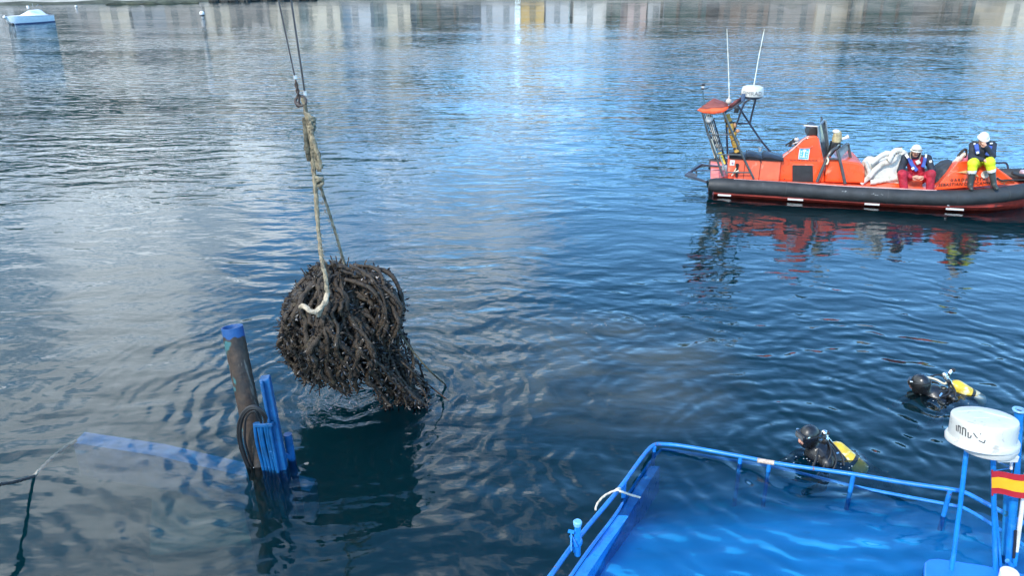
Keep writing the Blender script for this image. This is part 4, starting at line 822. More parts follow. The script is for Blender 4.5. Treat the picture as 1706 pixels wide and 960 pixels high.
for pts in ([v0, Q(.18, .14, .19), Q(.02, .12, .16), H(.08, .05, 0)], [v0, Q(.22, -.10, .06), Q(.10, -.14, .02)], [v0, Q(.30, -.10, .07), Q(.24, -.20, -.03)], [Q(.04, -.04, .06), Q(.16, -.08, .07), Q(.26, -.04, .08)]):
    m = MB(); m.tube(smoothpath(pts, 6), .012, 8); m.build('hose', BLACK, t)
m = MB(); m.tube([v0+z([-.03, 0, .03]), v0+z([.035, .03, .115])], .024, 10); m.build('regulator', CHROME, t)
m = MB(); m.ell(v0+z([.05, .03, .12]), (.035, .03, .028)); m.build('regulator_knob', BLACK, t)
m = MB(); m.bar(Q(.08, -.14, .03), Q(.12, -.11, .06), .02, .014); m.bar(Q(.16, -.04, .085), Q(.20, -.03, .085), .018, .012); m.build('harness_buckle', CHROME, t, smooth=False)
m = MB()
for q in ((.15, -.06, .03), (.24, -.12, .02), (.28, -.02, .05), (.20, .02, .05), (.27, -.16, .0)): m.ell(Q(*q), (.05, .04, .04), 8, 6)
m.build('harness', NEOP, t)

# ------------------------------------------------------------------ hoisted clump of mussel ropes
cb = at(585, 662); CY = cb[1]
A_ = lambda px, py, dy=0.: aty(px, py, CY+dy)
clump = thing('mussel_clump', 'big dark clump of mussel covered ropes hoisted just clear of the water', 'mussels', cb)
cc = A_(566, 552); RX, RY, RZ = .66, .62, .84
g = np.random.default_rng(11)
def strand(path, r, name='mussel_rope', k=5, dens=34):
    P = smoothpath(path, k); n = len(P); P = P + g.normal(size=P.shape)*.005
    m = MB(); m.tube(P, r*(1+g.uniform(-.28, .32, n)), 6)
    L = np.linalg.norm(np.diff(P, axis=0), axis=1).sum(); ns = int(L*dens)
    for _ in range(ns):                                         # mussels sticking out of the rope, each a thin pointed wedge
        i = g.integers(0, n-1); c = P[i] + (P[i+1]-P[i])*g.random(); dv = g.normal(size=3); dv += [0, 0, -.5]; dv /= np.linalg.norm(dv)
        s_ = np.cross(dv, g.normal(size=3)); s_ /= np.linalg.norm(s_); q = np.cross(dv, s_)
        a = c+dv*r*.6; l = g.uniform(.04, .10); wd = g.uniform(.010, .018); mi = 2 if g.random() < .010 else 1
        m.raw([a, a+dv*l*.6+s_*wd, a+dv*l, a+dv*l*.6-s_*wd, a+dv*l*.5+q*wd*.7, a+dv*l*.5-q*wd*.7], [(0, 1, 4), (1, 2, 4), (2, 3, 4), (3, 0, 4), (1, 0, 5), (2, 1, 5), (3, 2, 5), (0, 3, 5)], mi)
    return m.build(name, [MUSSEL, SHELL, SHELLP], clump, ang=60)
def surf(phi, th, f):
    f = f*(1 + .09*sin(3*phi+1.3)*sin(2.2*th) + .07*sin(7*phi+5*th) + .05*sin(13*phi-4*th))
    return cc + np.array([RX*f*sin(th)*cos(phi), RY*f*sin(th)*sin(phi), RZ*(f*.25+.75)*cos(th)])
NS = 205
for i in range(NS):
    phi = 2*pi*i/NS*7.0 + g.uniform(-.2, .2); f = 1.0 if i % 3 else g.uniform(.45, .9); f *= g.uniform(.93, 1.04)
    pts = []; th0 = g.uniform(.12, .6) if i % 2 else g.uniform(.5, 1.0); ph = phi; end = g.uniform(1.75, 2.45)
    if i % 2 == 0: pts.append(surf(phi + g.uniform(-.7, .7), g.uniform(.1, .4), f*.8))
    for th in np.linspace(th0, end, 8):
        ph += g.uniform(-.2, .2); q = surf(ph, th, f*g.uniform(.95, 1.06))
        if th > pi/2: q[:2] += (cc[:2] + (surf(ph, pi/2, f)[:2]-cc[:2])*(1-.35*(th-pi/2)) - q[:2])*.75
        if q[2] < -.06: q[2] = -.06
        sx = max(0, (cc[2]-q[2]))/.8                              # the lower strands trail to the right
        q[0] += .30*sx*sx*max(0, cos(ph)+.35); pts.append(q)
    strand(pts, g.uniform(.020, .034))
for i in range(52):                                             # a skirt trailing to the right, down into the water
    a = surf(g.uniform(-.9, .5), g.uniform(1.3, 2.0), g.uniform(.55, .95)); e = A_(g.uniform(632, 716), 668, g.uniform(-.35, .4)); e[2] = g.uniform(-.08, .10)
    mid = (a+e)/2 + np.array([g.uniform(-.12, .08), g.uniform(-.1, .1), g.uniform(.0, .16)]); strand([a, a*.7+mid*.3+np.array([.04, 0, g.uniform(.0, .08)]), mid, mid*.4+e*.6+g.normal(size=3)*.05, e], g.uniform(.012, .022), dens=60)
for i in range(26):                                              # loose bights on the right shoulder
    s0 = A_(g.uniform(555, 600), g.uniform(442, 470), g.uniform(-.3, .2)); e = A_(g.uniform(625, 672), g.uniform(505, 548), g.uniform(-.40, .1))
    strand([s0, (s0+e)/2 + np.array([.12, -.05, .20])*g.uniform(.6, 1.2), e + np.array([.0, 0, .06]), e - np.array([g.uniform(.0, .16), 0, g.uniform(.1, .3)])], g.uniform(.020, .028))
spk = MB()
for i in range(210):                                             # spacer pegs standing out of the heap
    c = surf(g.uniform(0, 2*pi), g.uniform(.0, 2.5), g.uniform(.95, 1.05)); dv = (c-cc)/np.linalg.norm(c-cc) + g.normal(size=3)*.5 + [0, 0, .2]; dv /= np.linalg.norm(dv)
    spk.tube([c-dv*.05, c+dv*g.uniform(.05, .15)], [.012, .006], 5)
o = spk.build('spacer_peg', MUSSEL, clump); o['kind'] = 'stuff'
o['label'] = 'short pegs poking out of the mussel ropes'
core = MB(); core.ell(cc, (RX*.72, RY*.72, RZ*.74), 20, 14); core.v = [tuple(np.array(q)+g.normal(size=3)*.03) for q in core.v]; core.build('inner_mass', MUSSEL, clump)

# foam and bubbles where the clump drips and round the divers
fm = MB()
for (fx, fy, sx, sy, nf) in ((560, 672, 34, 10, 130), (640, 672, 60, 8, 130), (745, 664, 28, 7, 60), (1400, 775, 40, 9, 60), (1330, 770, 20, 6, 40), (1580, 668, 40, 7, 50), (432, 776, 14, 3, 24), (1040, 535, 40, 10, 40)):
    for _ in range(nf//2):
        p = at(fx+g.normal()*sx, fy+g.normal()*sy); q = g.uniform(.002, .0075)
        fm.ell((p[0], p[1], .001), (q, q, q*.55), 6, 4)
tag(fm.build('foam', mat('foam bubbles', (.42, .46, .47), .25, var=.05)), 'scattered small bubbles and foam on the water around the mussel clump and divers', 'foam', kind='stuff')

# sling, wires and hook
def rope(mb, pts, r, k=6, jit=.0, n=9, twist=None):
    P = smoothpath(pts, k); P = P + g.normal(size=P.shape)*jit
    # resample evenly so that the twist of the three strands reads
    d = np.r_[0, np.cumsum(np.linalg.norm(np.diff(P, axis=0), axis=1))]; s_ = np.linspace(0, d[-1], max(4, int(d[-1]/(r*.8))))
    mb.tube(np.stack([np.interp(s_, d, P[:, j]) for j in range(3)], 1), r, n, lobes=3, twist=twist or 1.1/r, lob=.16)
sling = thing('lifting_sling', 'weathered tan rope sling with knots and hanging loops above the mussel clump', 'rope', A_(540, 436))
m = MB(); rope(m, [A_(505, 162), A_(512, 200, -.02), A_(520, 250, -.04), A_(527, 330, -.1), A_(532, 400, -.2), A_(543, 470, -.62), A_(546, 492, -.70)], .023, jit=.003); m.build('main_leg', ROPE, sling)
m = MB(); rope(m, [A_(506, 164, .04), A_(514, 215, .04), A_(523, 300, .04), (A_(530, 385, .02)), A_(535, 432, .0)], .020, jit=.003); m.build('back_leg', ROPE, sling)
m = MB(); rope(m, [A_(524, 296), A_(535, 315, .02), A_(552, 365, .05), A_(566, 412, .08), A_(577, 452, .1)], .017, jit=.002); m.build('side_leg', ROPE, sling)
m = MB(); rope(m, [A_(508, 190, -.05), A_(516, 195, -.06), A_(521, 225, -.07), A_(529, 255, -.08), A_(534, 278, -.08), A_(530, 282, -.06), A_(525, 255, -.05), A_(518, 222, -.05)], .024, jit=.004); m.build('hanging_loop', ROPE, sling)
m = MB(); rope(m, [A_(508, 196, .05), A_(510, 225, -.03), A_(512, 250, -.05), A_(516, 266, -.03), A_(522, 255, -.0), A_(518, 228, .02)], .030, jit=.005); m.build('bight', mat('dark weedy rope', (.10, .09, .06), .9, var=.5, vscale=16, bump=.02, bscale=50), sling)
m = MB(); kc = A_(531, 301, -.04)
for a in range(3): m.tube([kc+np.array([.045*cos(t), .045*sin(t)*.8, .03*sin(t+a*2)+(a-1)*.022]) for t in np.linspace(0, 2*pi, 16, endpoint=False)], .021, 7, closed=True)
m.build('knot', ROPE, sling)
m = MB(); kc = A_(519, 205, -.03)
for a in range(4): m.tube([kc+np.array([.035*cos(t), .035*sin(t), .02*sin(t+a)+(a-1.5)*.035]) for t in np.linspace(0, 2*pi, 14, endpoint=False)], .018, 7, closed=True)
m.build('lashing', ROPE, sling)
m = MB(); rope(m, [A_(546, 488, -.70), A_(541, 505, -.74), A_(529, 517, -.76), A_(521, 520, -.77), A_(513, 516, -.76), A_(506, 509, -.72), A_(501, 512, -.66)], .028, jit=.002); m.build('front_loop', ROPEL, sling)
m = MB(); rope(m, [A_(541, 502, -.74), A_(536, 512, -.74), A_(530, 526, -.70)], .028); m.build('loop_tail', ROPEL, sling)
fz = MB()
for (pa, pb_, dy_, n_) in (((506, 170), (522, 262), -.03, 150), ((520, 250), (532, 400), -.08, 170), ((533, 400), (546, 490), -.45, 110), ((524, 300), (577, 450), .06, 90)):
    for _ in range(n_):
        t_ = g.random(); q = A_(pa[0]+(pb_[0]-pa[0])*t_+g.normal()*1.3, pa[1]+(pb_[1]-pa[1])*t_, dy_); d_ = g.normal(size=3)*.028
        sd_ = np.array([.004, 0, .003]); fz.raw([q-sd_, q+sd_, q+d_], [(0, 1, 2)])
o = fz.build('loose_fibre', ROPE, sling, smooth=False); o['kind'] = 'stuff'; o['label'] = 'frayed fibres along the sling'
shk = thing('lifting_hook', 'rusty chain and shackle joining the left wire to the sling', 'hook', A_(500, 165))
m = MB()
for i in range(7):
    c = A_(493+i*.9, 137+i*4.6, 0); t_ = np.linspace(0, 2*pi, 12, endpoint=False)
    m.tube([c+np.array([.016*cos(t)*(i % 2), .016*cos(t)*(1-i % 2), .028*sin(t)]) for t in t_], .0075, 6, closed=True)
m.build('chain', mat('rusty chain', (.07, .05, .04), .7, var=.5, vscale=30), shk)
m = MB(); c = A_(501, 168); m.tube([c+np.array([.06*cos(t), .02*sin(t), .05*sin(t)]) for t in np.linspace(0, 2*pi, 18, endpoint=False)], .016, 7, closed=True); m.ell(A_(497, 174), (.03, .03, .035)); m.build('shackle', mat('rusty shackle', (.06, .045, .04), .65, var=.5, vscale=30), shk)
for (a, b, fx, nm) in (((492, 131), (464, 0), (491.5, 133), 'thin left hoisting wire running up from the chain'), ((508.5, 158), (485, 0), (507.5, 152), 'thicker right hoisting wire running up from the sling eye')):
    t = thing('hoisting_wire', nm, 'wire', A_(*a), 'crane wires')
    p0, p1_ = A_(*a), A_(*b); m = MB(); m.tube([p0, p1_, p1_+(p1_-p0)*1.2], .008 if a[0] < 500 else .011, 6); m.build('cable', WIRE, t)
    m = MB(); m.tube([p0+(p1_-p0)*-.0, p0+(p1_-p0)*.045], .019, 8); m.build('ferrule', mat('aluminium ferrule', (.55, .56, .58), .35, metal=.6), t)
tl = MB(); rope(tl, [A_(662, 546, -.1), A_(668, 558, -.12), A_(690, 588, -.14), A_(718, 620, -.14), at(742, 641, .0), at(744, 646, -.10)], .0125)
tag(tl.build('trailing_rope', mat('dark green rope', (.07, .065, .04), .85, var=.35, vscale=20)), 'thin loose rope hanging from the right of the mussel clump into the water', 'rope')
tl = MB(); rope(tl, [A_(668, 602, -.2), A_(690, 622, -.2), at(712, 640, .10), at(742, 664, .0), at(748, 668, -.08)], .011)
tag(tl.build('trailing_rope', MUSSEL), 'thin weedy rope trailing along the water at the lower right of the clump', 'rope')

# ------------------------------------------------------------------ sunken vessel on the left: pipe stump and hydraulics above water
pb = at(432, 770); PY = pb[1]; B_ = lambda px, py, dy=0.: aty(px, py, PY+dy)
sv_ = thing('sunken_vessel', 'sunken blue vessel under the surface with a rusty leaning pipe standing clear', 'boat', pb)
top, low = B_(386.5, 545, .26), B_(433, 772, 0); dr = (low-top)/np.linalg.norm(low-top); low2 = low+dr*1.0; R_ = .114
def pipe_mat():
    m = bpy.data.materials.new('rusted pipe with blue collar'); m.use_nodes = True; t = NT(m.node_tree); b = t.n['Principled BSDF']
    tc = t.add('ShaderNodeTexCoord').outputs['Generated']; ob_ = t.add('ShaderNodeTexCoord').outputs['Object']
    z_ = t.sep(tc)[2]; nz = t.noise(ob_, 9, 5, .65)
    rust = t.mix(t.rng(nz, .35, .7), (.022, .016, .013), (.058, .036, .023))  # rust browns, also darkened in the colour for shade on the pipe
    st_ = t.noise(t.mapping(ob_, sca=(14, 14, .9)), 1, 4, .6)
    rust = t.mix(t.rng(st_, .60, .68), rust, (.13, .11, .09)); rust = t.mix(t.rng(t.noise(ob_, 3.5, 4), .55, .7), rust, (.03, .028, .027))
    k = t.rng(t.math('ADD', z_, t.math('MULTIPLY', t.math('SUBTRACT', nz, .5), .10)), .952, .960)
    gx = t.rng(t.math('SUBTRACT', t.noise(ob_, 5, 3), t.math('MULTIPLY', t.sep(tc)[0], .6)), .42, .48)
    t.put(b.inputs['Base Color'], t.mix(k, t.mix(gx, rust, (.03, .12, .13)), (.008, .07, .22))); b.inputs['Roughness'].default_value = .55  # collar blue deepened too, shade put into its colour
    bp = t.add('ShaderNodeBump'); bp.inputs['Strength'].default_value = 1; bp.inputs['Distance'].default_value = .008; t.put(bp.inputs['Height'], t.noise(ob_, 26, 5, .65)); t.l.new(bp.outputs[0], b.inputs['Normal'])
    return m
PIPEM = pipe_mat()
L = np.linalg.norm(low2-top)
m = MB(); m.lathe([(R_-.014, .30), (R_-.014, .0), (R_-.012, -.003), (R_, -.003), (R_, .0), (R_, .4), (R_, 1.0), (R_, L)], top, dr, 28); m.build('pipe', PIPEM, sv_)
m = MB(); m.lathe([(R_-.02, .28), (.01, .281)], top, dr, 24); m.build('pipe_plug', BLACK, sv_)
BLUEL = mat('weathered blue paint darkened for shade', (.004, .075, .21), .4, var=.25, vscale=6, bump=.003, bscale=25, wear=(.05, .17, .40), wamt=.38, wscale=8)  # base blue darkened to stand in for shade over the left foreground
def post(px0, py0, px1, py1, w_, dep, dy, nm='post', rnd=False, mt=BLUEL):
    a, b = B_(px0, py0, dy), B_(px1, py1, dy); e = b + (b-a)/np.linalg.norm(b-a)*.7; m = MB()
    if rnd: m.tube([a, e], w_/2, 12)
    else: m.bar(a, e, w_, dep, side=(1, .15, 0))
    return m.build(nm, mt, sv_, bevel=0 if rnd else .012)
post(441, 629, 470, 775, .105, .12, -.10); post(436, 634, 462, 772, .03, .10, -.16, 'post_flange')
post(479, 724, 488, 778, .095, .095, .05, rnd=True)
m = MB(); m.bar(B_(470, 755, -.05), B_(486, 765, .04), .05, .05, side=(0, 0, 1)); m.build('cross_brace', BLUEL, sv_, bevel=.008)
# bank of blue hydraulic pipes with a clamp, and three black hoses curling over
hx = (430, 435.5, 441, 446.5, 452)
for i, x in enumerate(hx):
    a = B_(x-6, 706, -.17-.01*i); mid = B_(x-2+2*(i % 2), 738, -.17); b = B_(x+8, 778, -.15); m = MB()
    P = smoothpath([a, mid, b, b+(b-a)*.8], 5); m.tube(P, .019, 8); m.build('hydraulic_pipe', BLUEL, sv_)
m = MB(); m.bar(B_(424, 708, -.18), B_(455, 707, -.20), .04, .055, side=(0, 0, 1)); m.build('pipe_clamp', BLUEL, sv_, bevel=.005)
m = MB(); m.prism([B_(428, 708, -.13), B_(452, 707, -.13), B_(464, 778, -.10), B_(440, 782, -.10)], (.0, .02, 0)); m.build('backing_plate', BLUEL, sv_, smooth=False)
for i, (o1, o2) in enumerate(((0, 0), (3.2, 3), (11, 9))):
    pts = [B_(446-i*5, 708, -.18), B_(444-o1*.9, 694+o2, -.2), B_(432-o1*.5, 681+o2*.6, -.22), B_(418, 678+o2, -.22), B_(404+o1*.5, 690+o2, -.2), B_(397+o1, 712+o2, -.18), B_(399+o1*.9, 740, -.16), B_(409+o1*.8, 770, -.12), B_(413+o1*.8, 780, -.10), B_(418+o1*.8, 800, -.05)]
    m = MB(); m.tube(smoothpath(pts, 6), .018 if i < 2 else .012, 8); m.build('hose', mat('black hydraulic hose', (.014, .015, .017), .4, var=.3), sv_)
# drowned bulwark, deck and hatch
q0, q1, q2 = at(124, 736, -.30), at(260, 757, -.36), at(410, 792, -.55)
m = MB(); m.loft([[q+np.array(dv) for dv in ((0, -.03, 0), (.03, .20, .01), (.03, .21, -.5), (0, -.03, -.5))] for q in (q0, q1, q2, q2+(q2-q1)*.7)]); m.build('bulwark', mat('blue bulwark paint', (.10, .36, .72), .5, var=.2, wear=(.25, .42, .6), wamt=.4), sv_, smooth=False)
m = MB(); d0 = [at(100, 750, -1.5), at(415, 805, -1.6), at(470, 1000, -1.7), at(-120, 980, -1.6)]
m.prism(d0, (0, 0, -.3)); m.build('deck', mat('silted grey deck', (.16, .19, .20), .8, var=.3), sv_, smooth=False)
m = MB(); h_ = [at(252, 822, -1.05), at(395, 806, -1.1), at(420, 905, -1.1), at(248, 925, -1.05)]; m.prism(h_, (0, 0, -.45)); m.build('hatch_cover', mat('pale green hatch', (.34, .46, .36), .6, var=.2), sv_, bevel=.02)

# mooring line at the left edge: above water to the left, pale under water to the right
e0 = at(57, 794, 0.0)
def solve():
    best = None
    for X_ in np.linspace(-2.2, 0, 56):
        for Y_ in np.linspace(-1.8, .8, 56):
            for Z_ in np.linspace(.2, 2.2, 41):
                pass
    return best
k0 = None
for zz in np.linspace(.10, 1.6, 120):                           # the line rises to the left; its mirror image falls at the lower left corner
    q = at(-14, 810, zz); r_ = np.array([q[0], q[1], -q[2]])-CP; dep = r_[1]*cos(PITCH)-r_[2]*sin(PITCH); yy = 480+FPX*(-r_[1]*sin(PITCH)-r_[2]*cos(PITCH))/dep
    if k0 is None or abs(yy-945) < k0[0]: k0 = (abs(yy-945), q)
e1 = k0[1]
m = MB(); rope(m, [e1+(e1-e0)*2.0, e1+(e1-e0)*.6, e1, (e0+e1)/2+np.array([0, 0, -.015]), e0], .017)
ml = thing('mooring_line', 'mooring line slanting from the left edge into the water above the drowned bulwark', 'rope', e0)
m.build('dry_length', mat('dark mooring rope', (.045, .043, .038), .85, var=.4, vscale=20), ml)
m = MB(); rope(m, [e0, at(78, 772, -.05), at(100, 752, -.12), at(126, 735, -.20)], .020); m.build('wet_length', ROPEL, ml)

# ------------------------------------------------------------------ sunken blue workboat on the right
rv = thing('swamped_workboat', 'swamped blue workboat with railings just above the water and radar mast', 'boat', at(1400, 880))
RA = [at(858, 1040, .52), at(918, 959, .42), at(965, 895, .34), at(1030, 817, .20), at(1070, 762, .10)]
RC = [at(1088, 743, .06), at(1105, 740.5, .05)]
RB = [at(1146, 745, .06), at(1234, 761, .09), at(1300, 773.5, .14), at(1420, 790.5, .22), at(1500, 804, .27), at(1583, 816, .32), at(1607, 821, .33)]
RD = [at(1640, 838, .35), at(1680, 859, .38), at(1740, 890, .42)]
rail = smoothpath(RA+RC+RB+RD, 5)
m = MB(); m.tube(rail, .023, 10); m.build('top_rail', BLUEW, rv)
gun = [p+np.array([.0, 0, 0]) for p in (at(905, 1030, .28), at(958, 950, .16), at(990, 905, .10), at(1024, 860, .02), at(1053, 815, -.06), at(1080, 775, -.14), at(1097, 754, -.20), at(1112, 750, -.21), at(1200, 764, -.16), at(1300, 781, -.09), at(1420, 810, -.02), at(1500, 826, .03), at(1583, 842, .08), at(1612, 850, .10), at(1670, 886, .14), at(1730, 925, .18))]
lowr = smoothpath(gun, 5)
m = MB(); m.tube(lowr, .018, 8); m.build('lower_rail', BLUE, rv)
# bulwark strake along the near-left side below the rail
def inward(p, k): 
    c_ = at(1420, 980, 0); v = (c_-p); v[2] = 0; return p + v/np.linalg.norm(v)*k
st_in = [inward(p, .05) for p in gun]
m = MB(); rr = []
for i, p in enumerate(gun[:6]):
    a = np.array(p)+[.02, .0, -.015]; wd = .11 if i < 6 else .07
    rr.append([a, a+np.array([wd, -.01, .0]), a+np.array([wd+.02, -.01, -.35]), a+np.array([.02, 0, -.35])])
m.loft(rr); m.build('bulwark', BLUE, rv, smooth=False)
for px, py, zt, zb in ((1234, 761, .09, -.95), (1282, 770.5, .12, -.95), (1422, 791, .22, -.9), (1583, 817, .32, -.8), (1090, 745, .06, -1.0), (1040, 805, .18, -.9)):
    p = at(px, py, zt); m = MB(); m.tube([p, (p[0], p[1], zb)], .024, 10); m.build('rail_post', BLUEW, rv)
m = MB(); p = at(1262, 767.5, .11); q_ = at(1290, 772, .13); m.tube([p, q_], .027, 10); m.build('chipped_patch', mat('bare chipped steel', (.42, .33, .26), .7, var=.4, vscale=30), rv)
# deck: falls away from the camera into deeper water
def deckz(p): 
    return None
rows = [((905, 1080, -.10), (1080, 1080, -.10), (1400, 1080, -.06), (1800, 1080, -.05)), ((985, 950, -.16), (1120, 950, -.13), (1400, 950, -.10), (1800, 960, -.10)),
        ((1035, 880, -.34), (1150, 885, -.24), (1400, 870, -.17), (1760, 930, -.16)), ((1060, 835, -1.0), (1180, 848, -.72), (1420, 838, -.36), (1700, 890, -.34)), ((1098, 765, -1.8), (1200, 780, -1.6), (1420, 818, -.75), (1640, 860, -.42))]
G_ = [[at(a, b, z_) for a, b, z_ in r] for r in rows]
m = MB(); dn = 8
def bil(i, j):
    i0, j0 = min(int(i), len(G_)-2), min(int(j), 2); u, v = i-i0, j-j0
    return G_[i0][j0]*(1-u)*(1-v)+G_[i0+1][j0]*u*(1-v)+G_[i0][j0+1]*(1-u)*v+G_[i0+1][j0+1]*u*v
ni, nj = 33, 25; V = [bil(4*i/(ni-1), 3*j/(nj-1)) for i in range(ni) for j in range(nj)]
m.raw(V, [(i*nj+j, i*nj+j+1, (i+1)*nj+j+1, (i+1)*nj+j) for i in range(ni-1) for j in range(nj-1)])
dk = m.build('deck', BLUEDK, rv, ang=80); so = dk.modifiers.new('plate', 'SOLIDIFY'); so.thickness = .03; so.offset = -1
# wheelhouse roof just awash, mast legs, radome, flag staff
m = MB(); rp = [at(a, b, .05) for a, b in ((1540, 946), (1541, 937), (1547, 932), (1562, 930.5), (1640, 942), (1700, 955), (1760, 970), (1760, 1010), (1546, 1010), (1540, 975))]
m.prism(rp, (0, 0, -.12)); m.build('roof_panel', mat('bright blue roof paint', (.012, .16, .70), .38, var=.12, vscale=3, coat=.3), rv, bevel=.015)
MY = at(1585, 948, .06)[1]; M_ = lambda px, py, dy=0.: aty(px, py, MY+dy)
def leg(mb, pts, r, dys): mb.tube([M_(a, b, d) for (a, b), d in zip(pts, dys)], r, 10)
m = MB(); leg(m, [(1612, 735), (1600, 840), (1585, 952)], .021, (.05, .02, 0)); m.build('mast_leg', BLUE, rv)
m = MB(); leg(m, [(1654, 735), (1656, 850), (1659, 965)], .022, (-.03, -.02, 0)); m.build('mast_leg', BLUE, rv)
m = MB(); leg(m, [(1659, 850), (1669, 962)], .012, (-.02, 0)); m.build('mast_stay', BLUE, rv)
m = MB(); leg(m, [(1679, 790), (1676, 860), (1671, 950)], .028, (.30, .28, .25)); m.build('mast_post', mat('teal blue paint', (.012, .17, .40), .4, var=.2, wear=(.03, .12, .16), wamt=.42, wscale=9), rv)
m = MB(); leg(m, [(1697.5, 688), (1692, 790), (1681, 945)], .036, (.12, .10, .06)); mp = m.build('mast_post', BLUE, rv)
rp_ = M_(1697.5, 686, .12); m = MB(); m.lathe([(.030, .0), (.052, .006), (.056, .016), (.052, .022), (.034, .022), (.030, .0)], rp_, n=20); m.build('post_flange', mat('pale blue flange', (.18, .36, .58), .4), mp)
m = MB(); leg(m, [(1678, 935), (1686, 944), (1684, 955)], .022, (.0, .0, .0)); leg(m, [(1671, 950), (1688, 948)], .016, (.0, .0)); m.build('mast_bracket', BLUE, rv)
m = MB()
leg(m, [(1656, 767), (1691, 782)], .004, (0, .1)); leg(m, [(1657, 785), (1694, 779)], .005, (0, .1)); m.build('mast_stay', BLUE, rv)
m = MB(); leg(m, [(1698, 738), (1690, 775), (1686, 800)], .005, (-.02, -.02, 0)); m.build('radar_cable', BLACK, rv)
m = MB(); leg(m, [(1685, 772), (1684.5, 782)], .012, (-.03, -.03)); m.build('cable_joint', WHITE, rv)
# radome
rcx = M_(1637, 722, .02); ax = np.array([-.015, .17, 1.]); ax /= np.linalg.norm(ax)
m = MB(); m.lathe([(q[0]*.93, q[1]) for q in [(.285, -.085), (.300, -.075), (.302, -.045), (.292, -.03), (.275, -.028), (.272, .10), (.2715, .136), (.268, .144), (.259, .148), (.12, .150), (.01, .151)]], rcx, ax, 56); rdm = m.build('radome', WHITER, rv, ang=50)
m = MB(); m.lathe([(.15, -.15), (.20, -.145), (.22, -.10), (.22, -.08)], rcx+np.array([.05, -.03, 0]), ax, 32); m.box(rcx+np.array([.13, -.14, -.125]), (.17, .14, .06)); m.build('radome_foot', WHITER, rdm, bevel=.006)
tX = np.cross((0, 1, 0), ax); tX /= np.linalg.norm(tX); tY = np.cross(ax, tX)
m = MB()
for (x0, y0, x1, y1) in ((-.16, .12, .06, .14), (.06, .10, .20, -.06), (-.10, -.02, .02, -.03)):
    a, b = rcx+tX*x0+tY*y0+ax*.1508, rcx+tX*x1+tY*y1+ax*.1508; m.bar(a, b, .010, .004, side=np.cross(b-a, ax))
m.build('top_rib', mat('lid rib', (.60, .60, .57), .4, var=.03), rdm, smooth=False)
def on_drum(ang, hh, r=.2735): return rcx + (tX*cos(ang)+tY*sin(ang))*r*.93 + ax*hh
m = MB()
def stroke(a0, h0, a1, h1, wd=.009):
    n_ = 4; P0 = [on_drum(a0+(a1-a0)*i/n_, h0+(h1-h0)*i/n_, .2738 if h0 > -.02 else .2755) for i in range(n_+1)]
    for i in range(n_):
        sd = np.cross(P0[i+1]-P0[i], P0[i]-rcx-ax*h0); m.bar(P0[i], P0[i+1]+(P0[i+1]-P0[i])*.05, wd, .003, side=sd)
dg = radians
for s_ in ((188, .078, 190, .030), (193, .085, 194, .030), (193, .085, 198, .08), (198, .080, 199, .022), (203, .085, 204, .018), (203, .085, 209, .078), (209, .078, 210, .015), (214, .060, 215, .014), (215, .014, 219, .016), (219, .016, 220, .040), (223, .066, 229, .034), (229, .034, 231, .030), (234, .074, 235, .068), (233, .012, 242, -.002), (242, -.002, 243, .026)):
    stroke(dg(s_[0]), s_[1]+.012, dg(s_[2]), s_[3]+.012)
m.build('lettering', LINKG, rdm, smooth=False)
m = MB(); rr = [[on_drum(dg(a), h_, .2742) for h_ in (.105, -.005)] for a in np.linspace(-26, -10, 6)]
m.loft(rr, cap=False, closed=False); pl = m.build('maker_plate', LINK, rdm)
m = MB()
for a, h_ in ((-23, .085), (-19, .06), (-23, .04), (-18, .02), (-21, .065), (-14, .07), (-13, .03)): m.box(on_drum(dg(a), h_, .2748), (.012, .008, .016))
m.build('plate_mark', mat('plate grey', (.45, .45, .44), .5), pl, smooth=False)
# flag, staff and float
fl = thing('flag', 'red and yellow striped Spanish flag board fixed across the mast legs', 'flag', M_(1680, 825, -.10))
fp = [M_(1652.5, 787, -.08), M_(1725, 792.5, -.12), M_(1725, 833, -.12), M_(1652.5, 823, -.08)]
def fseg(t0, t1, dy): 
    a, b, c_, d_ = fp; L0, L1 = a+(d_-a)*t0, a+(d_-a)*t1; R0, R1 = b+(c_-b)*t0, b+(c_-b)*t1; n_ = 6; up_ = []; dn_ = []
    for i in range(n_+1):
        f_ = i/n_; wv = np.array([0, .012*sin(f_*7), .004*sin(f_*9)]); up_.append(L0+(R0-L0)*f_+wv); dn_.append(L1+(R1-L1)*f_+wv)
    return [[u, v, v+[0, .006, 0], u+[0, .006, 0]] for u, v in zip(up_, dn_)]
for t0, t1, mt_ in ((0, .255, FRED), (.255, .745, FYEL), (.745, 1, FRED)): m = MB(); m.loft(fseg(t0, t1, 0)); m.build('stripe', mt_, fl)
m = MB(); m.tube([M_(1653, 784, -.07), M_(1653.5, 826, -.07)], .008, 6); m.build('hem', mat('dark hem', (.28, .02, .03), .6), fl)
sf_ = thing('boathook', 'white pole with dark blue lower end leaning beside the mast posts', 'pole', M_(1690, 925, -.02))
m = MB(); leg(m, [(1710, 790), (1705, 830), (1693, 922)], .019, (.0, 0, 0)); m.build('shaft', mat('chipped white pole', (.70, .70, .67), .5, wear=(.08, .09, .10), wamt=.40, wscale=12), sf_)
m = MB(); leg(m, [(1693.4, 919), (1690, 942)], .021, (0, 0)); m.build('grip', BLUE, sf_)
m = MB(); leg(m, [(1692, 885), (1691, 905), (1689, 930)], .012, (-.02, -.02, -.02)); m.build('clip', BLACK, sf_)
m = MB(); m.lathe([(.075, -.05), (.078, .03), (.070, .04), (.01, .042)], at(1681, 959, .12), n=20); tag(m.build('vent_cap', WHITE), 'small round white cap at the foot of the blue mast posts', 'vent')
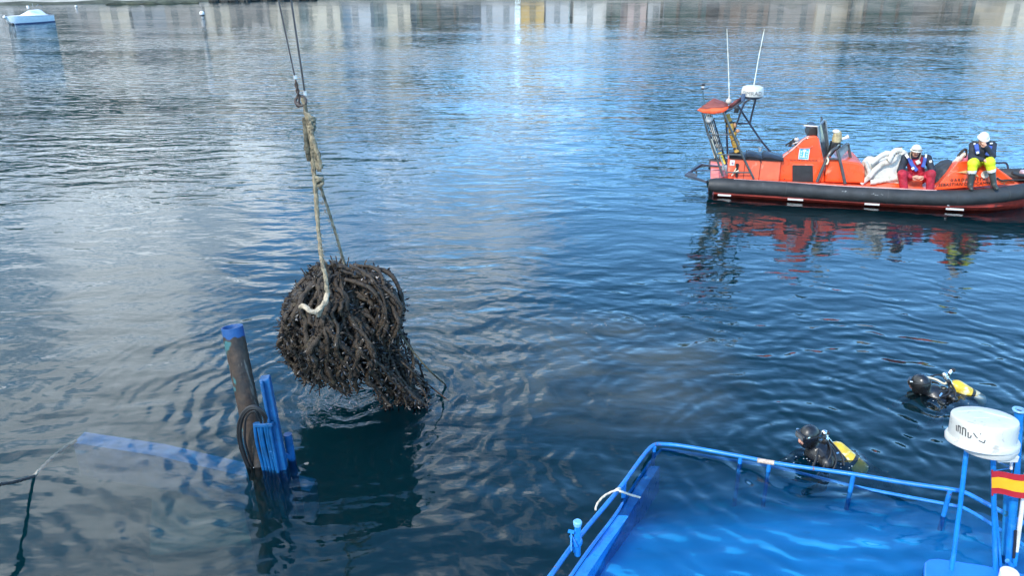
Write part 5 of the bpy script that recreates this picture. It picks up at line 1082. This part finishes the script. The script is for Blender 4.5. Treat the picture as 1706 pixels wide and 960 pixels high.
# bracket clamped on the left rail, tied cord
c0 = at(955, 912, .36)
m = MB(); rp0, rp1 = at(950, 920, .36), at(966, 893, .34)
m.bar(at(959, 920, .30), at(963, 874, .58), .055, .03, side=(1, .2, 0)); m.build('rail_bracket', BLUE, rv, bevel=.006)
m = MB(); m.bar(at(951, 918, .36), at(951.5, 886, .52), .012, .05, side=(1, 0, 0)); m.bar(at(946.5, 885.5, .525), at(957, 887.5, .525), .04, .008, side=(0, 1, 0)); m.bar(at(951, 893, .48), at(960, 912, .38), .03, .012, side=(0, 0, 1)); m.build('rail_bracket', BLUE, rv, smooth=False)
m = MB(); m.lathe([(.035, 0), (.040, .02), (.040, .04), (.03, .05)], at(962, 876, .565), n=14); m.build('bracket_cap', mat('pale blue cap', (.16, .42, .70), .4), rv)
m = MB(); m.ell(at(963, 903, .38), (.042, .045, .06)); m.tube([at(962, 925, .25), at(962, 910, .36)], .03, 10); m.build('bracket_cup', BLUE, rv)
cd = MB(); rope(cd, [at(992, 851, .02), at(995, 840, .06), at(1008, 826, .18), at(1027, 817.5, .245), at(1036, 820, .24), at(1050, 825, .14), at(1066, 829.5, .03)], .011, k=8)
kc = at(1029, 818, .225); cd.tube([kc+np.array([.03*cos(t), .018*cos(t+.6), .034*sin(t)]) for t in np.linspace(0, 2*pi, 14, endpoint=False)], .010, 6, closed=True)
tag(cd.build('tied_cord', mat('pale cord', (.48, .45, .38), .85, var=.2)), 'pale cord knotted round the left railing of the swamped workboat', 'cord')

# ------------------------------------------------------------------ moored white boat and buoys far off
wb0, wb1 = at(30, 40.5), at(93, 36.0); wl = wb1-wb0; WL = np.linalg.norm(wl); wx = wl/WL; wy = np.array([-wx[1], wx[0], 0])
wbt = thing('moored_boat', 'small white moored motorboat under a pale canvas cover', 'boat', wb0)
W = lambda x, y, z_: wb0 + wx*x*WL + wy*(y+.75) + np.array([0, 0, z_])
def hullring(x, hw, zt, zb): return [W(x, -hw, zt), W(x+.0, -hw*.92, zb+.25), W(x, -hw*.72, zb), W(x, hw*.72, zb), W(x, hw*.92, zb+.25), W(x, hw, zt)]
m = MB(); m.loft([hullring(-.135, .05, .78, .60), hullring(-.07, .38, .76, .10), hullring(.05, .62, .73, -.12), hullring(.25, .75, .68, -.15), hullring(.6, .78, .62, -.15), hullring(1.0, .70, .60, -.12)]); hl = m.build('hull', BOATH, wbt)
m = MB(); m.loft([[W(x, -hw, .0), W(x, -hw, .10), W(x, hw, .10), W(x, hw, 0)] for x, hw in ((.0, .50), (.05, .585), (.25, .715), (.6, .745), (1.003, .67))]); m.build('boot_stripe', mat('dark blue stripe', (.012, .03, .10), .5), hl)
m = MB(); m.loft([[W(x, -hw, .70-.08*x), W(x, -hw, .745-.09*x), W(x, hw, .745-.09*x), W(x, hw, .70-.08*x)] for x, hw in ((-.12, .14), (.05, .64), (.25, .775), (.6, .80), (1.004, .72))]); m.build('gunwale', WHITE, hl)
m = MB(); m.loft([[W(x, -hw, .66), W(x, -hw*.12, zt), W(x, hw*.12, zt), W(x, hw, .66)] for x, hw, zt in ((.22, .60, .72), (.40, .66, .98), (.48, .68, 1.12), (.74, .68, 1.20), (.80, .64, 1.12), (.93, .6, .70))]); m.build('cover', BOATC, wbt, ang=25)
m = MB(); m.box(W(.45, -.2, 1.45), (.20, .14, .26)); m.build('deck_fitting', WHITE, wbt, bevel=.02)
m = MB(); m.tube([W(.76, .3, 1.4), W(.82, .3, 1.60), W(.90, .3, 1.50), W(.92, .3, 1.2)], .02, 6); m.tube([W(.70, .4, 1.4), W(.70, .4, 1.72)], .02, 6); m.build('stern_rail', GREYM, wbt)
m = MB(); m.box(W(1.03, 0, .55), (.22, .3, .45)); m.box(W(1.03, 0, .12), (.12, .12, .6)); m.build('outboard', BLACK, wbt, bevel=.03)
m = MB(); m.ell(W(-.15, 0, .66), (.16, .16, .16)); m.build('bow_fender', WHITE, wbt)
m = MB(); m.ell(at(21.5, 40.2, .05), (.14, .14, .13)); tag(m.build('dark_buoy', BLACK), 'small dark mooring buoy floating off the bow of the white motorboat', 'buoy')
bu = at(337.5, 29.0); by = thing('mooring_buoy', 'white ball buoy with black band, alone right of the white motorboat', 'buoy', bu)
m = MB(); m.ell(bu+z([0, 0, .42]), (.26, .26, .26), 16, 12); m.build('float', WHITE, by)
m = MB(); m.lathe([(.17, .14), (.215, .17), (.225, .24), (.2, .26)], bu, n=16); m.build('band', BLACK, by)
m = MB(); m.lathe([(.09, -.25), (.11, .0), (.17, .14)], bu, n=12); m.build('stem', WHITE, by)
m = MB(); m.ell(at(126.5, 10.2, .10), (.17, .17, .17)); tag(m.build('small_buoy', WHITE), 'tiny white buoy near the beach above and right of the motorboat', 'buoy')
